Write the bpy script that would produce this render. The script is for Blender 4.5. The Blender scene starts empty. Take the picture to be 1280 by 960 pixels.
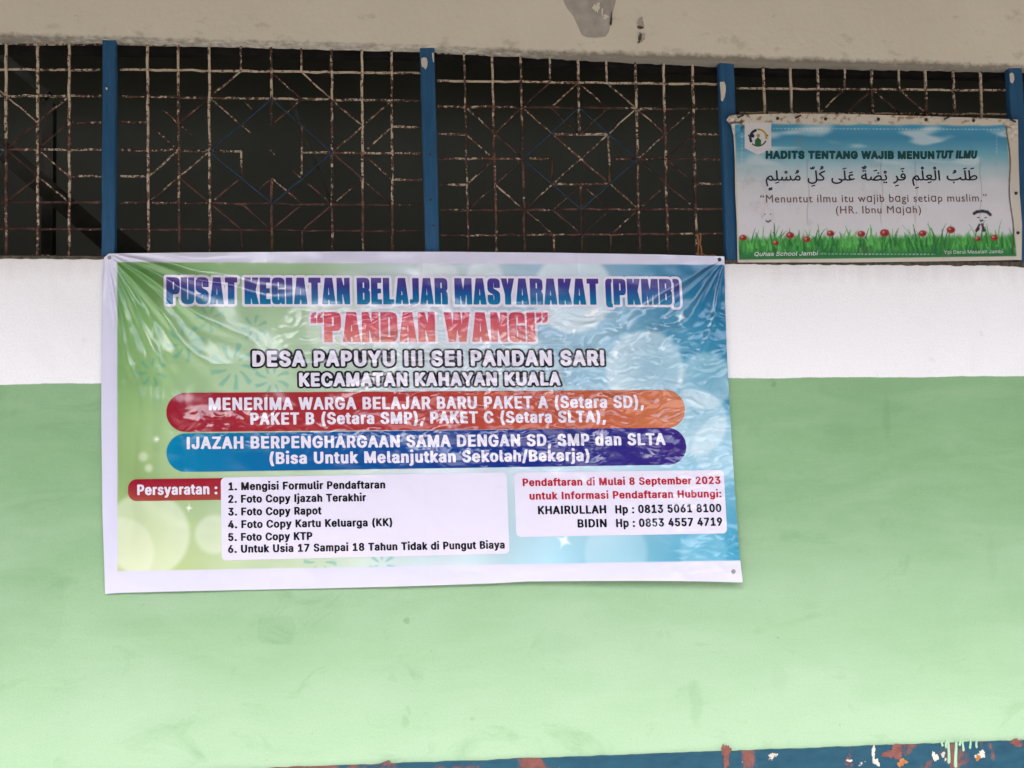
import bpy, math, random
import numpy as np
from mathutils import Vector, Matrix

# ------------------------------------------------------------------ camera, sky, sun, exposure
sc = bpy.context.scene
C = sc.collection
PW, PH, FPX = 1280, 960, 1400.0
YAW, PITCH, ROLL = math.radians(6.5), math.radians(5.2), math.radians(-1.06)
EYE = np.array([0.0, -4.4, 1.6])
FW = np.array([math.sin(YAW)*math.cos(PITCH), math.cos(YAW)*math.cos(PITCH), math.sin(PITCH)])
_r = np.array([math.cos(YAW), -math.sin(YAW), 0.0]); _u = np.cross(_r, FW)
RT = _r*math.cos(ROLL) + _u*math.sin(ROLL)
UP = -_r*math.sin(ROLL) + _u*math.cos(ROLL)
cam = bpy.data.cameras.new('camera')
cam.sensor_width = 36.0; cam.sensor_fit = 'HORIZONTAL'; cam.lens = 36.0*FPX/PW
cam.clip_start = 0.05; cam.clip_end = 3000.0
co = bpy.data.objects.new('camera', cam); C.objects.link(co)
M = Matrix.Identity(4)
for k in range(3):
    M[k][0], M[k][1], M[k][2], M[k][3] = RT[k], UP[k], -FW[k], EYE[k]
co.matrix_world = M
sc.camera = co

SUN_EL, SUN_AZ = math.radians(48), math.radians(205)   # azimuth: 180 = straight behind the camera
world = bpy.data.worlds.new('World'); sc.world = world; world.use_nodes = True
wn = world.node_tree
sky = wn.nodes.new('ShaderNodeTexSky'); sky.sky_type = 'NISHITA'; sky.sun_disc = False
sky.sun_elevation = SUN_EL; sky.sun_rotation = SUN_AZ
sky.air_density = 1.0; sky.dust_density = 3.4; sky.ozone_density = 1.0
hs = wn.nodes.new('ShaderNodeHueSaturation'); hs.inputs['Saturation'].default_value = 0.95   # overcast: almost no blue
wn.links.new(sky.outputs[0], hs.inputs['Color'])
wn.links.new(hs.outputs[0], wn.nodes['Background'].inputs[0])
wn.nodes['Background'].inputs[1].default_value = 0.15
sl = bpy.data.lights.new('sun', 'SUN'); sl.energy = 1.5; sl.angle = math.radians(28); sl.color = (1.0, 0.99, 0.985)
so = bpy.data.objects.new('sun', sl); C.objects.link(so)
so.rotation_euler = (math.radians(90) - SUN_EL, 0, math.pi - SUN_AZ)
sd = Vector((math.sin(SUN_AZ)*math.cos(SUN_EL), math.cos(SUN_AZ)*math.cos(SUN_EL), math.sin(SUN_EL)))
so.rotation_euler = sd.to_track_quat('Z', 'Y').to_euler()
so.location = (0, -6, 8)
sc.view_settings.view_transform = 'Standard'; sc.view_settings.look = 'None'
sc.view_settings.gamma = 1.0; sc.view_settings.use_curve_mapping = False
sc.view_settings.exposure = 1.93
sc.render.engine = 'CYCLES'
sc.cycles.use_denoising = True
sc.cycles.max_bounces = 8; sc.cycles.diffuse_bounces = 5

# ------------------------------------------------------------------ helpers
random.seed(4); RNG = np.random.default_rng(7)

def at(px, py, Y=0.0):
    """point of the plane y = Y seen at pixel (px, py) of the photograph"""
    px = np.asarray(px, float); py = np.asarray(py, float); Y = np.asarray(Y, float)
    d = FW + RT*((px - PW/2)/FPX)[..., None] + UP*((PH/2 - py)/FPX)[..., None]
    t = (Y - EYE[1])/d[..., 1]
    return EYE + d*t[..., None]

def lin(c):
    c = np.asarray(c, float)/255.0
    return np.where(c <= 0.04045, c/12.92, ((c + 0.055)/1.055)**2.4)

def link(o, parent=None):
    C.objects.link(o)
    if parent is not None:
        o.parent = parent
        o.location = Vector(o.location) - Vector(parent.location)
    return o

def tag(o, label, cat, group=None, kind=None):
    if label: o['label'] = label
    if cat: o['category'] = cat
    if group: o['group'] = group
    if kind: o['kind'] = kind
    return o

def empty(name, loc, label, cat, group=None):
    o = bpy.data.objects.new(name, None); o.location = Vector([float(v) for v in loc]); o.empty_display_size = 0.1
    C.objects.link(o)
    return tag(o, label, cat, group)

def mesh_obj(name, V, F, mat, parent=None, origin=None, smooth=False, normals=None, col=None, mats=None, midx=None):
    V = np.asarray(V, float)
    if origin is None:
        origin = np.array(parent.location) if parent is not None else np.array([V[:, 0].mean(), V[:, 1].mean(), V[:, 2].min()])
    me = bpy.data.meshes.new(name)
    me.from_pydata((V - origin).tolist(), [], [tuple(int(i) for i in f) for f in F])
    if col is not None:
        a = me.color_attributes.new('print', 'FLOAT_COLOR', 'POINT')
        c4 = np.ones((len(V), 4)); c4[:, :3] = col
        a.data.foreach_set('color', c4.ravel())
    me.materials.append(mat)
    for m in (mats or []): me.materials.append(m)
    if midx is not None: me.polygons.foreach_set('material_index', midx)
    if smooth or normals is not None:
        me.polygons.foreach_set('use_smooth', [True]*len(me.polygons))
    me.update()
    if normals is not None:
        me.normals_split_custom_set_from_vertices(np.asarray(normals, float).tolist())
    o = bpy.data.objects.new(name, me)
    o.location = Vector([float(v) for v in origin])
    return link(o, parent)

class MB:
    """collects boxes and prisms into one mesh"""
    def __init__(s): s.V = []; s.F = []
    def add(s, V, F):
        n = len(s.V); s.V += [tuple(map(float, v)) for v in V]; s.F += [tuple(i + n for i in f) for f in F]
    def prism(s, front, back):
        """front, back: matching loops of 3d points"""
        n = len(front)
        F = [tuple(range(n)), tuple(range(2*n - 1, n - 1, -1))]
        F += [(i + n, (i + 1) % n + n, (i + 1) % n, i) for i in range(n)]
        s.add(list(front) + list(back), F)
    def build(s, name, mat, parent=None, **k): return mesh_obj(name, s.V, s.F, mat, parent, **k)

def quad_prism(mb, pts_px, y0, y1):
    """polygon given by pixels on plane y0, pushed straight back to y1"""
    P = at([p[0] for p in pts_px], [p[1] for p in pts_px], y0)
    Q = P.copy(); Q[:, 1] = y1
    mb.prism(P, Q)

def vnoise(x, y, seed=0):
    """smooth gradient noise in about -1..1"""
    r = np.random.default_rng(seed); ang = r.uniform(0, 2*np.pi, (64, 64))
    gx, gy = np.cos(ang), np.sin(ang)
    x = np.asarray(x, float) + 1000; y = np.asarray(y, float) + 1000
    xi = np.floor(x).astype(int); yi = np.floor(y).astype(int); fx = x - xi; fy = y - yi
    def g(ix, iy, dx, dy): return gx[iy % 64, ix % 64]*dx + gy[iy % 64, ix % 64]*dy
    w = lambda t: t*t*t*(t*(t*6 - 15) + 10)
    a = g(xi, yi, fx, fy); b = g(xi + 1, yi, fx - 1, fy); c = g(xi, yi + 1, fx, fy - 1); d = g(xi + 1, yi + 1, fx - 1, fy - 1)
    u = w(fx); v = w(fy)
    return 1.5*((a*(1 - u) + b*u)*(1 - v) + (c*(1 - u) + d*u)*v)

def sstep(a, b, x):
    t = np.clip((np.asarray(x, float) - a)/(b - a), 0, 1); return t*t*(3 - 2*t)

# ------------------------------------------------------------------ materials
class NT:
    def __init__(s, name):
        s.m = bpy.data.materials.new(name); s.m.use_nodes = True
        s.t = s.m.node_tree; s.b = s.t.nodes['Principled BSDF']
        g = s.t.nodes.new('ShaderNodeNewGeometry'); s.pos = g.outputs['Position']
    def n(s, typ, ins=None, **props):
        nd = s.t.nodes.new(typ)
        for k, v in props.items(): setattr(nd, k, v)
        for k, v in (ins or {}).items():
            if hasattr(v, 'is_output') : s.t.links.new(v, nd.inputs[k])
            else: nd.inputs[k].default_value = v
        return nd
    def mapping(s, scale, loc=(0, 0, 0), rot=(0, 0, 0)):
        return s.n('ShaderNodeMapping', {'Vector': s.pos, 'Scale': scale, 'Location': loc, 'Rotation': rot}).outputs[0]
    def noise(s, scale, detail=4, rough=0.55, vec=None, dist=0.0):
        return s.n('ShaderNodeTexNoise', {'Vector': vec or s.pos, 'Scale': scale, 'Detail': detail, 'Roughness': rough, 'Distortion': dist}).outputs[0]
    def ramp(s, fac, a, b):
        return s.n('ShaderNodeMapRange', {'Value': fac, 'From Min': a, 'From Max': b}, clamp=True).outputs[0]
    def mix(s, fac, a, b, mode='MIX'):
        nd = s.t.nodes.new('ShaderNodeMix'); nd.data_type = 'RGBA'; nd.blend_type = mode
        for idx, v in ((0, fac), (6, a), (7, b)):
            if hasattr(v, 'is_output'): s.t.links.new(v, nd.inputs[idx])
            else: nd.inputs[idx].default_value = (v if idx == 0 else (tuple(v) + (1,))[:4])
        return nd.outputs[2]
    def math(s, op, a, b=0.0, c=None):
        nd = s.t.nodes.new('ShaderNodeMath'); nd.operation = op
        for i, v in enumerate((a, b) if c is None else (a, b, c)):
            if hasattr(v, 'is_output'): s.t.links.new(v, nd.inputs[i])
            else: nd.inputs[i].default_value = v
        return nd.outputs[0]
    def bump(s, h, strength, dist):
        nd = s.n('ShaderNodeBump', {'Height': h, 'Strength': strength, 'Distance': dist})
        s.t.links.new(nd.outputs[0], s.b.inputs['Normal'])
    def out(s, col=None, rough=0.6, spec=0.5, metal=0.0):
        for k, v in (('Base Color', col), ('Roughness', rough), ('Specular IOR Level', spec), ('Metallic', metal)):
            if v is None: continue
            if hasattr(v, 'is_output'): s.t.links.new(v, s.b.inputs[k])
            else: s.b.inputs[k].default_value = (tuple(v) + (1,))[:4] if k == 'Base Color' else v
        return s.m

def plain(name, c, rough=0.6, spec=0.4, var=0.25, scale=30):
    t = NT(name); c = tuple(c)
    n = t.noise(scale, 4)
    return t.out(t.mix(t.ramp(n, .3, .7), tuple(v*(1 - var) for v in c), tuple(min(1, v*(1 + var)) for v in c)), rough, spec)

def z_on(px, py, Y=0.0): return float(at(px, py, Y)[2])
def x_on(px, py, Y=0.0): return float(at(px, py, Y)[0])

def z_sill_line(t, X):
    a, b = at(0, 322.5, 0), at(1280, 330, 0); k = (b[2] - a[2])/(b[0] - a[0])
    return t.math('MULTIPLY_ADD', X, float(k), float(a[2] - k*a[0]))

def mat_wall():
    t = NT('painted_plaster_white_over_green')
    sep = t.n('ShaderNodeSeparateXYZ', {0: t.pos}); X, Z = sep.outputs[0], sep.outputs[2]
    # the paint edge: a hand-cut line that drifts a little along the wall
    p0, p1 = at(0, 480.5, 0), at(1280, 470, 0)
    k = (p1[2] - p0[2])/(p1[0] - p0[0])
    edge = t.math('MULTIPLY_ADD', X, float(k), float(p0[2] - k*p0[0]))
    wob = t.math('MULTIPLY_ADD', t.noise(3.0, 3), 0.012, -0.006)
    wob2 = t.math('MULTIPLY_ADD', t.noise(24.0, 3), 0.005, -0.0025)
    d = t.math('SUBTRACT', Z, t.math('ADD', edge, t.math('ADD', wob, wob2)))
    isw = t.ramp(d, -0.0015, 0.0015)
    # green: patched in broad brushed areas
    brush = t.noise(1.0, 5, .6, t.mapping((2.2, 1, 9.0)), .6)
    blot = t.noise(1.3, 4, .5, t.mapping((1, 1, 1.5), (3, 0, 1)))
    g = t.mix(t.ramp(blot, .35, .68), (.186, .338, .166), (.220, .380, .200))
    g = t.mix(t.math('MULTIPLY', t.ramp(brush, .42, .75), .55), g, (.275, .43, .25))
    paler_low = t.math('ADD', t.noise(1.0, 4, .55, t.mapping((1.1, 1, 2.6), (5, 0, 9)), .5), t.ramp(Z, 2.1, .55))  # uneven tone, paler towards the bottom of the wall
    g = t.mix(t.math('MULTIPLY', t.ramp(paler_low, .75, 1.45), .7), g, (.345, .475, .330))
    smear = t.noise(1.0, 5, .65, t.mapping((3.5, 1, 5.5), (7, 0, 2)), .8)
    g = t.mix(t.math('MULTIPLY', t.ramp(smear, .58, .76), .55), g, (.155, .29, .145))
    spots = t.noise(26.0, 3, .6)
    g = t.mix(t.math('MULTIPLY', t.ramp(spots, .71, .77), .6), g, (.13, .22, .12))
    grain = t.math('MULTIPLY_ADD', t.noise(140.0, 4, .7), .30, .85)
    # marks one can point to: old brushed-over squares, smudges and rubbed spots
    wob_v = t.n('ShaderNodeVectorMath', {0: t.pos, 1: t.n('ShaderNodeVectorMath', {0: t.n('ShaderNodeTexNoise', {'Vector': t.pos, 'Scale': 16.0, 'Detail': 5.0}).outputs[1], 'Scale': .05}, operation='SCALE').outputs[0]}, operation='ADD').outputs[0]
    sp_ = t.n('ShaderNodeSeparateXYZ', {0: wob_v}); WX, WZ = sp_.outputs[0], sp_.outputs[2]
    for (px, py, rx, ry, al, soft) in ((346, 788, 22, 17, .22, .2), (400, 765, 30, 24, .14, .4), (508, 774, 3, 4, .7, .5), (506, 902, 5, 8, .45, .6), (512, 888, 3, 5, .35, .6), (870, 880, 8, 26, .30, .5), (968, 480, 3, 4, .7, .4), (1108, 520, 6, 26, .35, .6), (975, 850, 10, 16, .14, .5),
                                       (700, 805, 34, 12, .16, .6), (490, 848, 6, 4, .22, .5), (590, 898, 3, 2, .4, .5), (30, 760, 46, 48, .14, .25), (160, 780, 40, 14, .12, .6), (1050, 540, 22, 14, .2, .6), (1240, 700, 6, 30, .14, .5), (60, 640, 30, 20, .1, .6), (215, 905, 50, 10, .12, .6)):
        c0 = at(px, py, 0); ex = t.math('DIVIDE', t.math('SUBTRACT', WX, float(c0[0] + .025)), rx/318.0); ez = t.math('DIVIDE', t.math('SUBTRACT', WZ, float(c0[2] + .025)), ry/318.0)
        p_ = 4.0 if soft < .3 else 2.0
        rr = t.math('ADD', t.math('POWER', t.math('ABSOLUTE', ex), p_), t.math('POWER', t.math('ABSOLUTE', ez), p_))
        g = t.mix(t.math('MULTIPLY', t.ramp(rr, 1.0 + soft, 1.0 - soft), al*.62), g, (.12, .235, .11))
    scr = t.noise(1.0, 5, .7, t.mapping((10, 1, 26), (3, 0, 3), (0, .6, 0)), 1.5)
    g = t.mix(t.math('MULTIPLY', t.ramp(scr, .68, .76), .35), g, (.13, .22, .12))
    # white: a little grey staining, dust below the sill
    st = t.noise(1.0, 5, .6, t.mapping((3.0, 1, 2.0), (1, 0, 5)), .5)
    w = t.mix(t.math('MULTIPLY', t.ramp(st, .5, .8), .35), (.81, .80, .83), (.68, .67, .69))
    w = t.mix(t.math('MULTIPLY', t.ramp(t.noise(18.0, 4), .66, .78), .3), w, (.5, .47, .45))
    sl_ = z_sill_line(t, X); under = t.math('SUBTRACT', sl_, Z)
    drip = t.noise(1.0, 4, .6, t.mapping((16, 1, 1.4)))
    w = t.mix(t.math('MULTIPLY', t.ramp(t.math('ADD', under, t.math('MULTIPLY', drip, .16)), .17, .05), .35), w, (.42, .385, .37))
    w = t.mix(t.math('MULTIPLY', t.ramp(t.noise(1.0, 5, .6, t.mapping((14, 1, 4), (1, 0, 2))), .60, .72), t.math('MULTIPLY', t.ramp(d, .10, 0.0), .35)), w, (.50, .56, .47))
    fine = t.noise(75.0, 6, .7); big = t.noise(5.0, 3, .5)
    trowel = t.noise(1.0, 4, .6, t.mapping((5, 1, 16), (2, 0, 3), (0, .25, 0)), 1.2)
    t.bump(t.math('ADD', t.math('MULTIPLY', trowel, .8), t.math('ADD', t.math('MULTIPLY', fine, .5), t.math('MULTIPLY', big, 2.2))), .5, .004)
    return t.out(t.mix(1.0, t.mix(isw, g, w), grain, 'MULTIPLY'), t.math('MULTIPLY_ADD', brush, .2, .5), .3)

def mat_beam():
    t = NT('weathered_cream_plaster')
    sep = t.n('ShaderNodeSeparateXYZ', {0: t.pos}); Z, X = sep.outputs[2], sep.outputs[0]
    b = t.mix(t.ramp(t.noise(1.6, 4), .3, .7), (.555, .51, .425), (.61, .565, .475))
    dirt = t.noise(9.0, 6, .62, t.mapping((1, 1, 1.6)))
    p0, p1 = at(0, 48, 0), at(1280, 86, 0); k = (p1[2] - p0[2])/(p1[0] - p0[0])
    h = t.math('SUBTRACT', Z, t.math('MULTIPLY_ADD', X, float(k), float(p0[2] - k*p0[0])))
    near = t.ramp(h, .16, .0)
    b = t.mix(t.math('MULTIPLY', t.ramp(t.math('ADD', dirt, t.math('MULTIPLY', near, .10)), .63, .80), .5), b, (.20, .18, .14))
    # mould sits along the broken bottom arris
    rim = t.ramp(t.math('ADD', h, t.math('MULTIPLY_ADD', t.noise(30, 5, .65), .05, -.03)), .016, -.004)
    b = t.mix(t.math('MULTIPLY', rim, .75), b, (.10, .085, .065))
    t.bump(t.noise(45, 6, .65), .5, .004)
    return t.out(b, .85, .2)

def mat_plinth():
    t = NT('peeling_blue_paint')
    sep = t.n('ShaderNodeSeparateXYZ', {0: t.pos}); X = sep.outputs[0]
    b = t.mix(t.ramp(t.noise(14, 5, .6, t.mapping((1, 1, 2.5))), .3, .7), (.007, .046, .082), (.014, .070, .106))
    n = t.noise(4.5, 6, .62, t.mapping((1, 1, .75), (2.2, 0, 0)), .4)
    bias = t.ramp(X, 1.3, -.9)                      # more paint is gone towards the left
    red = t.ramp(t.math('ADD', n, t.math('MULTIPLY', bias, .10)), .575, .615)
    r = t.mix(t.ramp(t.noise(40, 4), .3, .7), (.125, .045, .038), (.20, .075, .062))
    b = t.mix(red, b, r)
    wn_ = t.noise(11, 5, .6, t.mapping((1, 1, 1), (9, 3, 4)))
    wh = t.ramp(t.math('ADD', wn_, t.math('MULTIPLY', t.ramp(X, .2, 1.3), .045)), .72, .74)
    b = t.mix(wh, b, (.45, .41, .35))
    t.bump(t.math('SUBTRACT', t.noise(50, 5), t.math('MULTIPLY', red, .5)), .5, .003)
    return t.out(b, .55, .25)

def mat_post():
    t = NT('worn_blue_gloss_paint')
    n = t.noise(1, 5, .6, t.mapping((60, 20, 6)))
    b = t.mix(t.ramp(n, .3, .7), (.013, .062, .145), (.022, .090, .190))
    b = t.mix(t.ramp(t.noise(38, 4, .6, t.mapping((1, 1, .6))), .71, .735), b, (.05, .04, .035))
    t.bump(n, .25, .002)
    return t.out(b, .5, .22)

def mat_bar(name, cream, bias):
    """flaking cream paint over rust; each bar wears differently"""
    t = NT(name)
    oi = t.n('ShaderNodeObjectInfo'); rnd = oi.outputs['Random']
    sep = t.n('ShaderNodeSeparateXYZ', {0: t.pos}); Z = sep.outputs[2]
    zl, zh = z_on(640, 320), z_on(640, 60)
    hi = t.ramp(Z, zl, zh)
    off = t.math('MULTIPLY_ADD', rnd, .10, -.05)
    big = t.math('MULTIPLY_ADD', t.noise(4.5, 3), .55, -.275)
    n = t.math('ADD', t.math('ADD', t.noise(70, 4, .65), off), t.math('ADD', big, t.math('MULTIPLY_ADD', hi, .14, -.07 + bias)))
    paint = t.ramp(n, .50, .54)
    rn = t.noise(24, 5, .6)
    rust = t.mix(t.ramp(t.math('ADD', rn, off), .42, .66), (.030, .017, .013), (.138, .060, .046))
    c = t.mix(t.noise(90, 3), tuple(v*.65 for v in cream), cream)
    t.bump(t.math('ADD', paint, t.noise(120, 3)), .4, .002)
    return t.out(t.mix(paint, rust, c), .7, .25)

def mat_vinyl(name, rough, spec, dirt=0.0):
    t = NT(name)
    a = t.n('ShaderNodeVertexColor', layer_name='print').outputs[0]
    if dirt:
        d = t.noise(13, 6, .65); d2 = t.noise(2.4, 4, .6, t.mapping((1.6, 1, .5)))
        a = t.mix(t.math('MULTIPLY', t.ramp(t.math('ADD', d, t.math('MULTIPLY_ADD', d2, .4, -.2)), .58, .84), dirt), a, (.20, .155, .115))
    weave = t.noise(420, 2)
    t.bump(t.math('ADD', t.math('MULTIPLY', weave, .12), t.noise(38, 3, .5)), .16, .0016)
    return t.out(a, rough, spec)

WALL, BEAM, PLINTH, POST = mat_wall(), mat_beam(), mat_plinth(), mat_post()
BAR = mat_bar('flaking_cream_paint_on_iron', (.53, .43, .325), -.012)
BARD = mat_bar('rusted_iron_with_traces_of_paint', (.50, .40, .29), -.07)
BLUEBAR = plain('blue_painted_iron', (.010, .030, .056), .55, .4, .5, 40)
RUST = plain('rusty_iron', (.095, .042, .032), .8, .3, .5, 60)
NAIL = plain('dark_nail_head', (.03, .025, .022), .6, .4, .4, 80)
STEEL = plain('dull_steel_eyelet', (.25, .24, .24), .45, .5, .2, 80)
CHIPW = plain('bare_white_primer', (.50, .47, .41), .8, .2, .12, 50)
GREY = plain('bare_grey_render', (.35, .32, .285), .9, .15, .14, 22)
DARK = plain('dark_broken_plaster_and_seam', (.085, .07, .055), .95, .1, .5, 60)
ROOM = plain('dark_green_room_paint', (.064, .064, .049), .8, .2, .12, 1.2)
TIMBER = plain('dark_roof_timber', (.024, .024, .019), .85, .15, .4, 8)
SHADE_DARK = plain('painted_shade_under_beam', (.012, .011, .010), .9, .1, .4, 10)
GROUND = plain('brown_yard_earth', (.15, .125, .09), .95, .1, .2, 1.2)
PAVE = plain('pale_concrete_paving', (.52, .505, .485), .9, .2, .1, 1.2)
STRAW = plain('dry_orange_twine', (.34, .14, .05), .8, .2, .3, 90)
EAVE = plain('unpainted_eave_boards', (.30, .26, .21), .85, .2, .2, 5)
GREENDRIP = plain('pale_green_paint_run', (.28, .44, .29), .55, .3, .1, 40)
VINYL = mat_vinyl('glossy_printed_vinyl', .15, .9)
OLDVINYL = mat_vinyl('dirty_matt_printed_vinyl', .5, .3, .4)

# ------------------------------------------------------------------ the setting
gz = 0.0
mesh_obj('ground', [(-400, -400, gz), (400, -400, gz), (400, 400, gz), (-400, 400, gz)], [(0, 1, 2, 3)], GROUND, origin=np.zeros(3))
tag(bpy.data.objects['ground'], 'bare brown earth of the school yard', None, kind='structure')
mb = MB(); mb.add([(-30, -5.2, 0), (30, -5.2, 0), (30, 0, 0), (-30, 0, 0), (-30, -5.2, .1), (30, -5.2, .1), (30, 0, .1), (-30, 0, .1)], [(4, 5, 6, 7), (0, 1, 5, 4), (1, 2, 6, 5), (2, 3, 7, 6), (3, 0, 4, 7)])
o = mb.build('pavement', PAVE); tag(o, 'pale concrete walk along the foot of the school wall', None, kind='structure')

XL, XR = -7.0, 7.0                      # the facade runs on past both sides of the frame
def line_z(px0, py0, px1, py1, Y=0.0):
    a, b = at(px0, py0, Y), at(px1, py1, Y); k = (b[2] - a[2])/(b[0] - a[0])
    return lambda x: a[2] + k*(x - a[0])
z_sill = line_z(0, 322.5, 1280, 330)
z_base = line_z(486, 955, 1280, 925.5, -.012)
def beam_bot(x):
    """lower arris of the beam's face, in pixels measured along it"""
    px = np.array([-600, 0, 130, 330, 540, 720, 905, 1280, 2000]); py = np.array([47, 47, 47.5, 52.5, 58, 68, 77, 84, 92])
    P = at(px, py, -.015); return np.interp(x, P[:, 0], P[:, 2])

def strip(name, xs, ztop, zbot, y0, y1, mat, parent, nz=1, amp=0.0, seed=1, bulge=0.0, origin=None):
    """a wall-like slab between two height curves, front face divided so that it is not dead flat"""
    nx = len(xs); V = []; F = []
    for j in range(nz + 1):
        f = j/nz
        zz = zbot*(1 - f) + ztop*f
        yy = y0 + amp*vnoise(xs*2.3, zz*2.3 + seed, seed)
        V += list(zip(xs, yy, zz))
    for j in range(nz):
        for i in range(nx - 1):
            a = j*nx + i; F.append((a, a + 1, a + nx + 1, a + nx))
    n = len(V)
    V += list(zip(xs, np.full(nx, y1), zbot)); V += list(zip(xs, np.full(nx, y1), ztop))
    for i in range(nx - 1):
        F.append((i + 1, i, n + i, n + i + 1)); t = nz*nx + i
        F.append((t, t + 1, n + nx + i + 1, n + nx + i)); F.append((n + i + 1, n + i, n + nx + i, n + nx + i + 1))
    F.append((0,) + tuple(j*nx for j in range(1, nz + 1)) + (n + nx, n))
    F.append(tuple(j*nx + nx - 1 for j in range(nz, -1, -1)) + (n + nx - 1, n + 2*nx - 1))
    return mesh_obj(name, V, F, mat, parent, origin=origin)

wall = empty('school_wall', (0, 0, 0), 'plastered wall painted white above and light green below, with a peeling blue base', 'wall')
xs = np.arange(XL, XR + .001, .02)
jag = lambda a, s, sd: a*vnoise(xs*s, xs*0 + sd, sd)
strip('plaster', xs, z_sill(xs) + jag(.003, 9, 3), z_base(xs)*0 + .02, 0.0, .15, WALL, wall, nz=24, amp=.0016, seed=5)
strip('plinth', xs, z_base(xs) + jag(.003, 7, 8) + jag(.002, 25, 9), xs*0, -.012, -.0005, PLINTH, wall, nz=3, amp=.0012, seed=2)
# uneven dark seam where the window frame meets the top of the wall
sx = np.arange(XL, XR + .001, .012)
sj = np.abs(vnoise(sx*14, sx*0 + 2, 12))*.007 + (.004 + .012*np.clip(vnoise(sx*3.1, sx*0 + 5, 3), 0, 1) + .004*np.abs(vnoise(sx*33, sx*0, 6)))*sstep(.75, 1.0, sx)
strip('sill_seam', sx, z_sill(sx) + .009 + 0*sx, z_sill(sx) - .002 - sj, -.003, .06, DARK, wall)
mb = MB()
quad_prism(mb, [(469, 957), (485, 950.5), (488, 951), (488.5, 958)], -.0145, -.011)
mb.build('lifted_paint_flake', PLINTH, wall)
for (x, y0, y1, w) in ((1186, 925, 953, 1.6), (1195, 925, 958, 1.8), (1183, 925, 934, 1.3), (1204, 925, 938, 1.2), (1213, 925, 935, 1.2), (1221, 924, 934, 1.2), (1178, 926, 932, 1.2), (1200, 925, 931, 1.5)):
    mb = MB(); n = 7; L = []; R = []
    for k in range(n):
        f = k/(n - 1); ww = w*(.75 + .35*f); dx = .5*math.sin(f*4 + x)
        L.append((x - ww + dx, y0 + (y1 - y0)*f)); R.append((x + ww + dx, y0 + (y1 - y0)*f))
    quad_prism(mb, L + [(x, y1 + w*1.3)] + R[::-1], -.0152, -.0125)
    mb.build('paint_drip', GREENDRIP, wall)
def blob(px, py, rx, ry, seed, n=22, j=.35):
    r = np.random.default_rng(seed); a = np.linspace(0, 2*np.pi, n, endpoint=False)
    k = 1 + j*(r.uniform(-1, 1, n)*.6 + .5*np.sin(a*2 + seed) + .4*np.sin(a*3 + seed*2))
    return [(px + rx*c*q, py + ry*s*q) for c, s, q in zip(np.cos(a), np.sin(a), k)]
for i, (x, y, a, b, m) in enumerate([(1226, 944, 5.5, 5, 'w'), (1223, 947, 3, 3, 'd'), (1092, 942, 2.2, 9, 'w'), (1096, 953, 3.5, 4, 'w'), (1169, 946, 3, 6, 'w'), (1062, 951, 3, 1.8, 'w'),
                                     (1118, 941, 10, 8, 'r'), (1128, 953, 6, 4, 'o'), (908, 944, 6, 12, 'r'), (1271, 929, 8, 4, 'r')]):
    mb = MB(); quad_prism(mb, blob(x, y, a, b, i + 3, 30, .5), -.0142 - .0004*(i % 3) - (.001 if m == 'd' else 0), -.0118)
    mb.build('paint_chip', {'w': CHIPW, 'd': STRAW, 'r': RUST, 'o': STRAW}[m] if m != 'r' else plain('red_oxide_primer', (.16, .058, .048), .7, .3, .3, 40), wall)

beam = empty('concrete_beam', (0, 0, float(beam_bot(0.0))), 'weathered cream plastered beam running above the window openings', 'beam')
zb = beam_bot(xs) + jag(.0035, 12, 4) + jag(.003, 40, 6)
strip('beam_face', xs, xs*0 + 4.1, zb, -.015, .05, BEAM, beam, nz=14, amp=.0022, seed=3)
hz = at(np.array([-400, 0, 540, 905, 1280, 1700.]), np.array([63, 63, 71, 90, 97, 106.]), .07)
strip('shade_strip', xs, xs*0 + 3.9, np.interp(xs, hz[:, 0], hz[:, 2]) + jag(.002, 6, 14), .07, .12, SHADE_DARK, beam)  # added near-black board that stands for the shade under the beam
mb = MB(); quad_prism(mb, [(702, -14), (704, 0), (709, 10), (717, 20), (722, 31), (727, 43), (733, 46.5), (746, 47), (757, 45.5), (761, 40), (763, 30), (766, 16), (769, 4), (773, -14)], -.0175, -.013)
mb.build('bare_patch', GREY, beam)
for i, (x, y, a, b) in enumerate([(746, 9, 3.5, 6), (764, 24, 1.6, 7), (757, 21, 3.5, 2.5), (753, 15, 1.0, 5)]):
    mb = MB(); quad_prism(mb, blob(x, y, a, b, i + 21, 24, .5), -.0192 - .0003*i, -.014)
    mb.build('paint_flake', DARK if i in (1,) else BEAM, beam)
for i, (x, y, a, b, m) in enumerate([(801, 28, 4, 6, GREY), (800.5, 34, 3.6, 2, DARK), (802, 46, 3.8, 6.5, GREY), (800.5, 46, 1.8, 4.5, DARK), (799, 52, 1.6, 1.3, DARK)]):
    mb = MB(); quad_prism(mb, blob(x, y, a, b, i + 31, 24, .4), -.0178 - .0006*i, -.013)
    mb.build('plaster_chip', m, beam)

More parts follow.
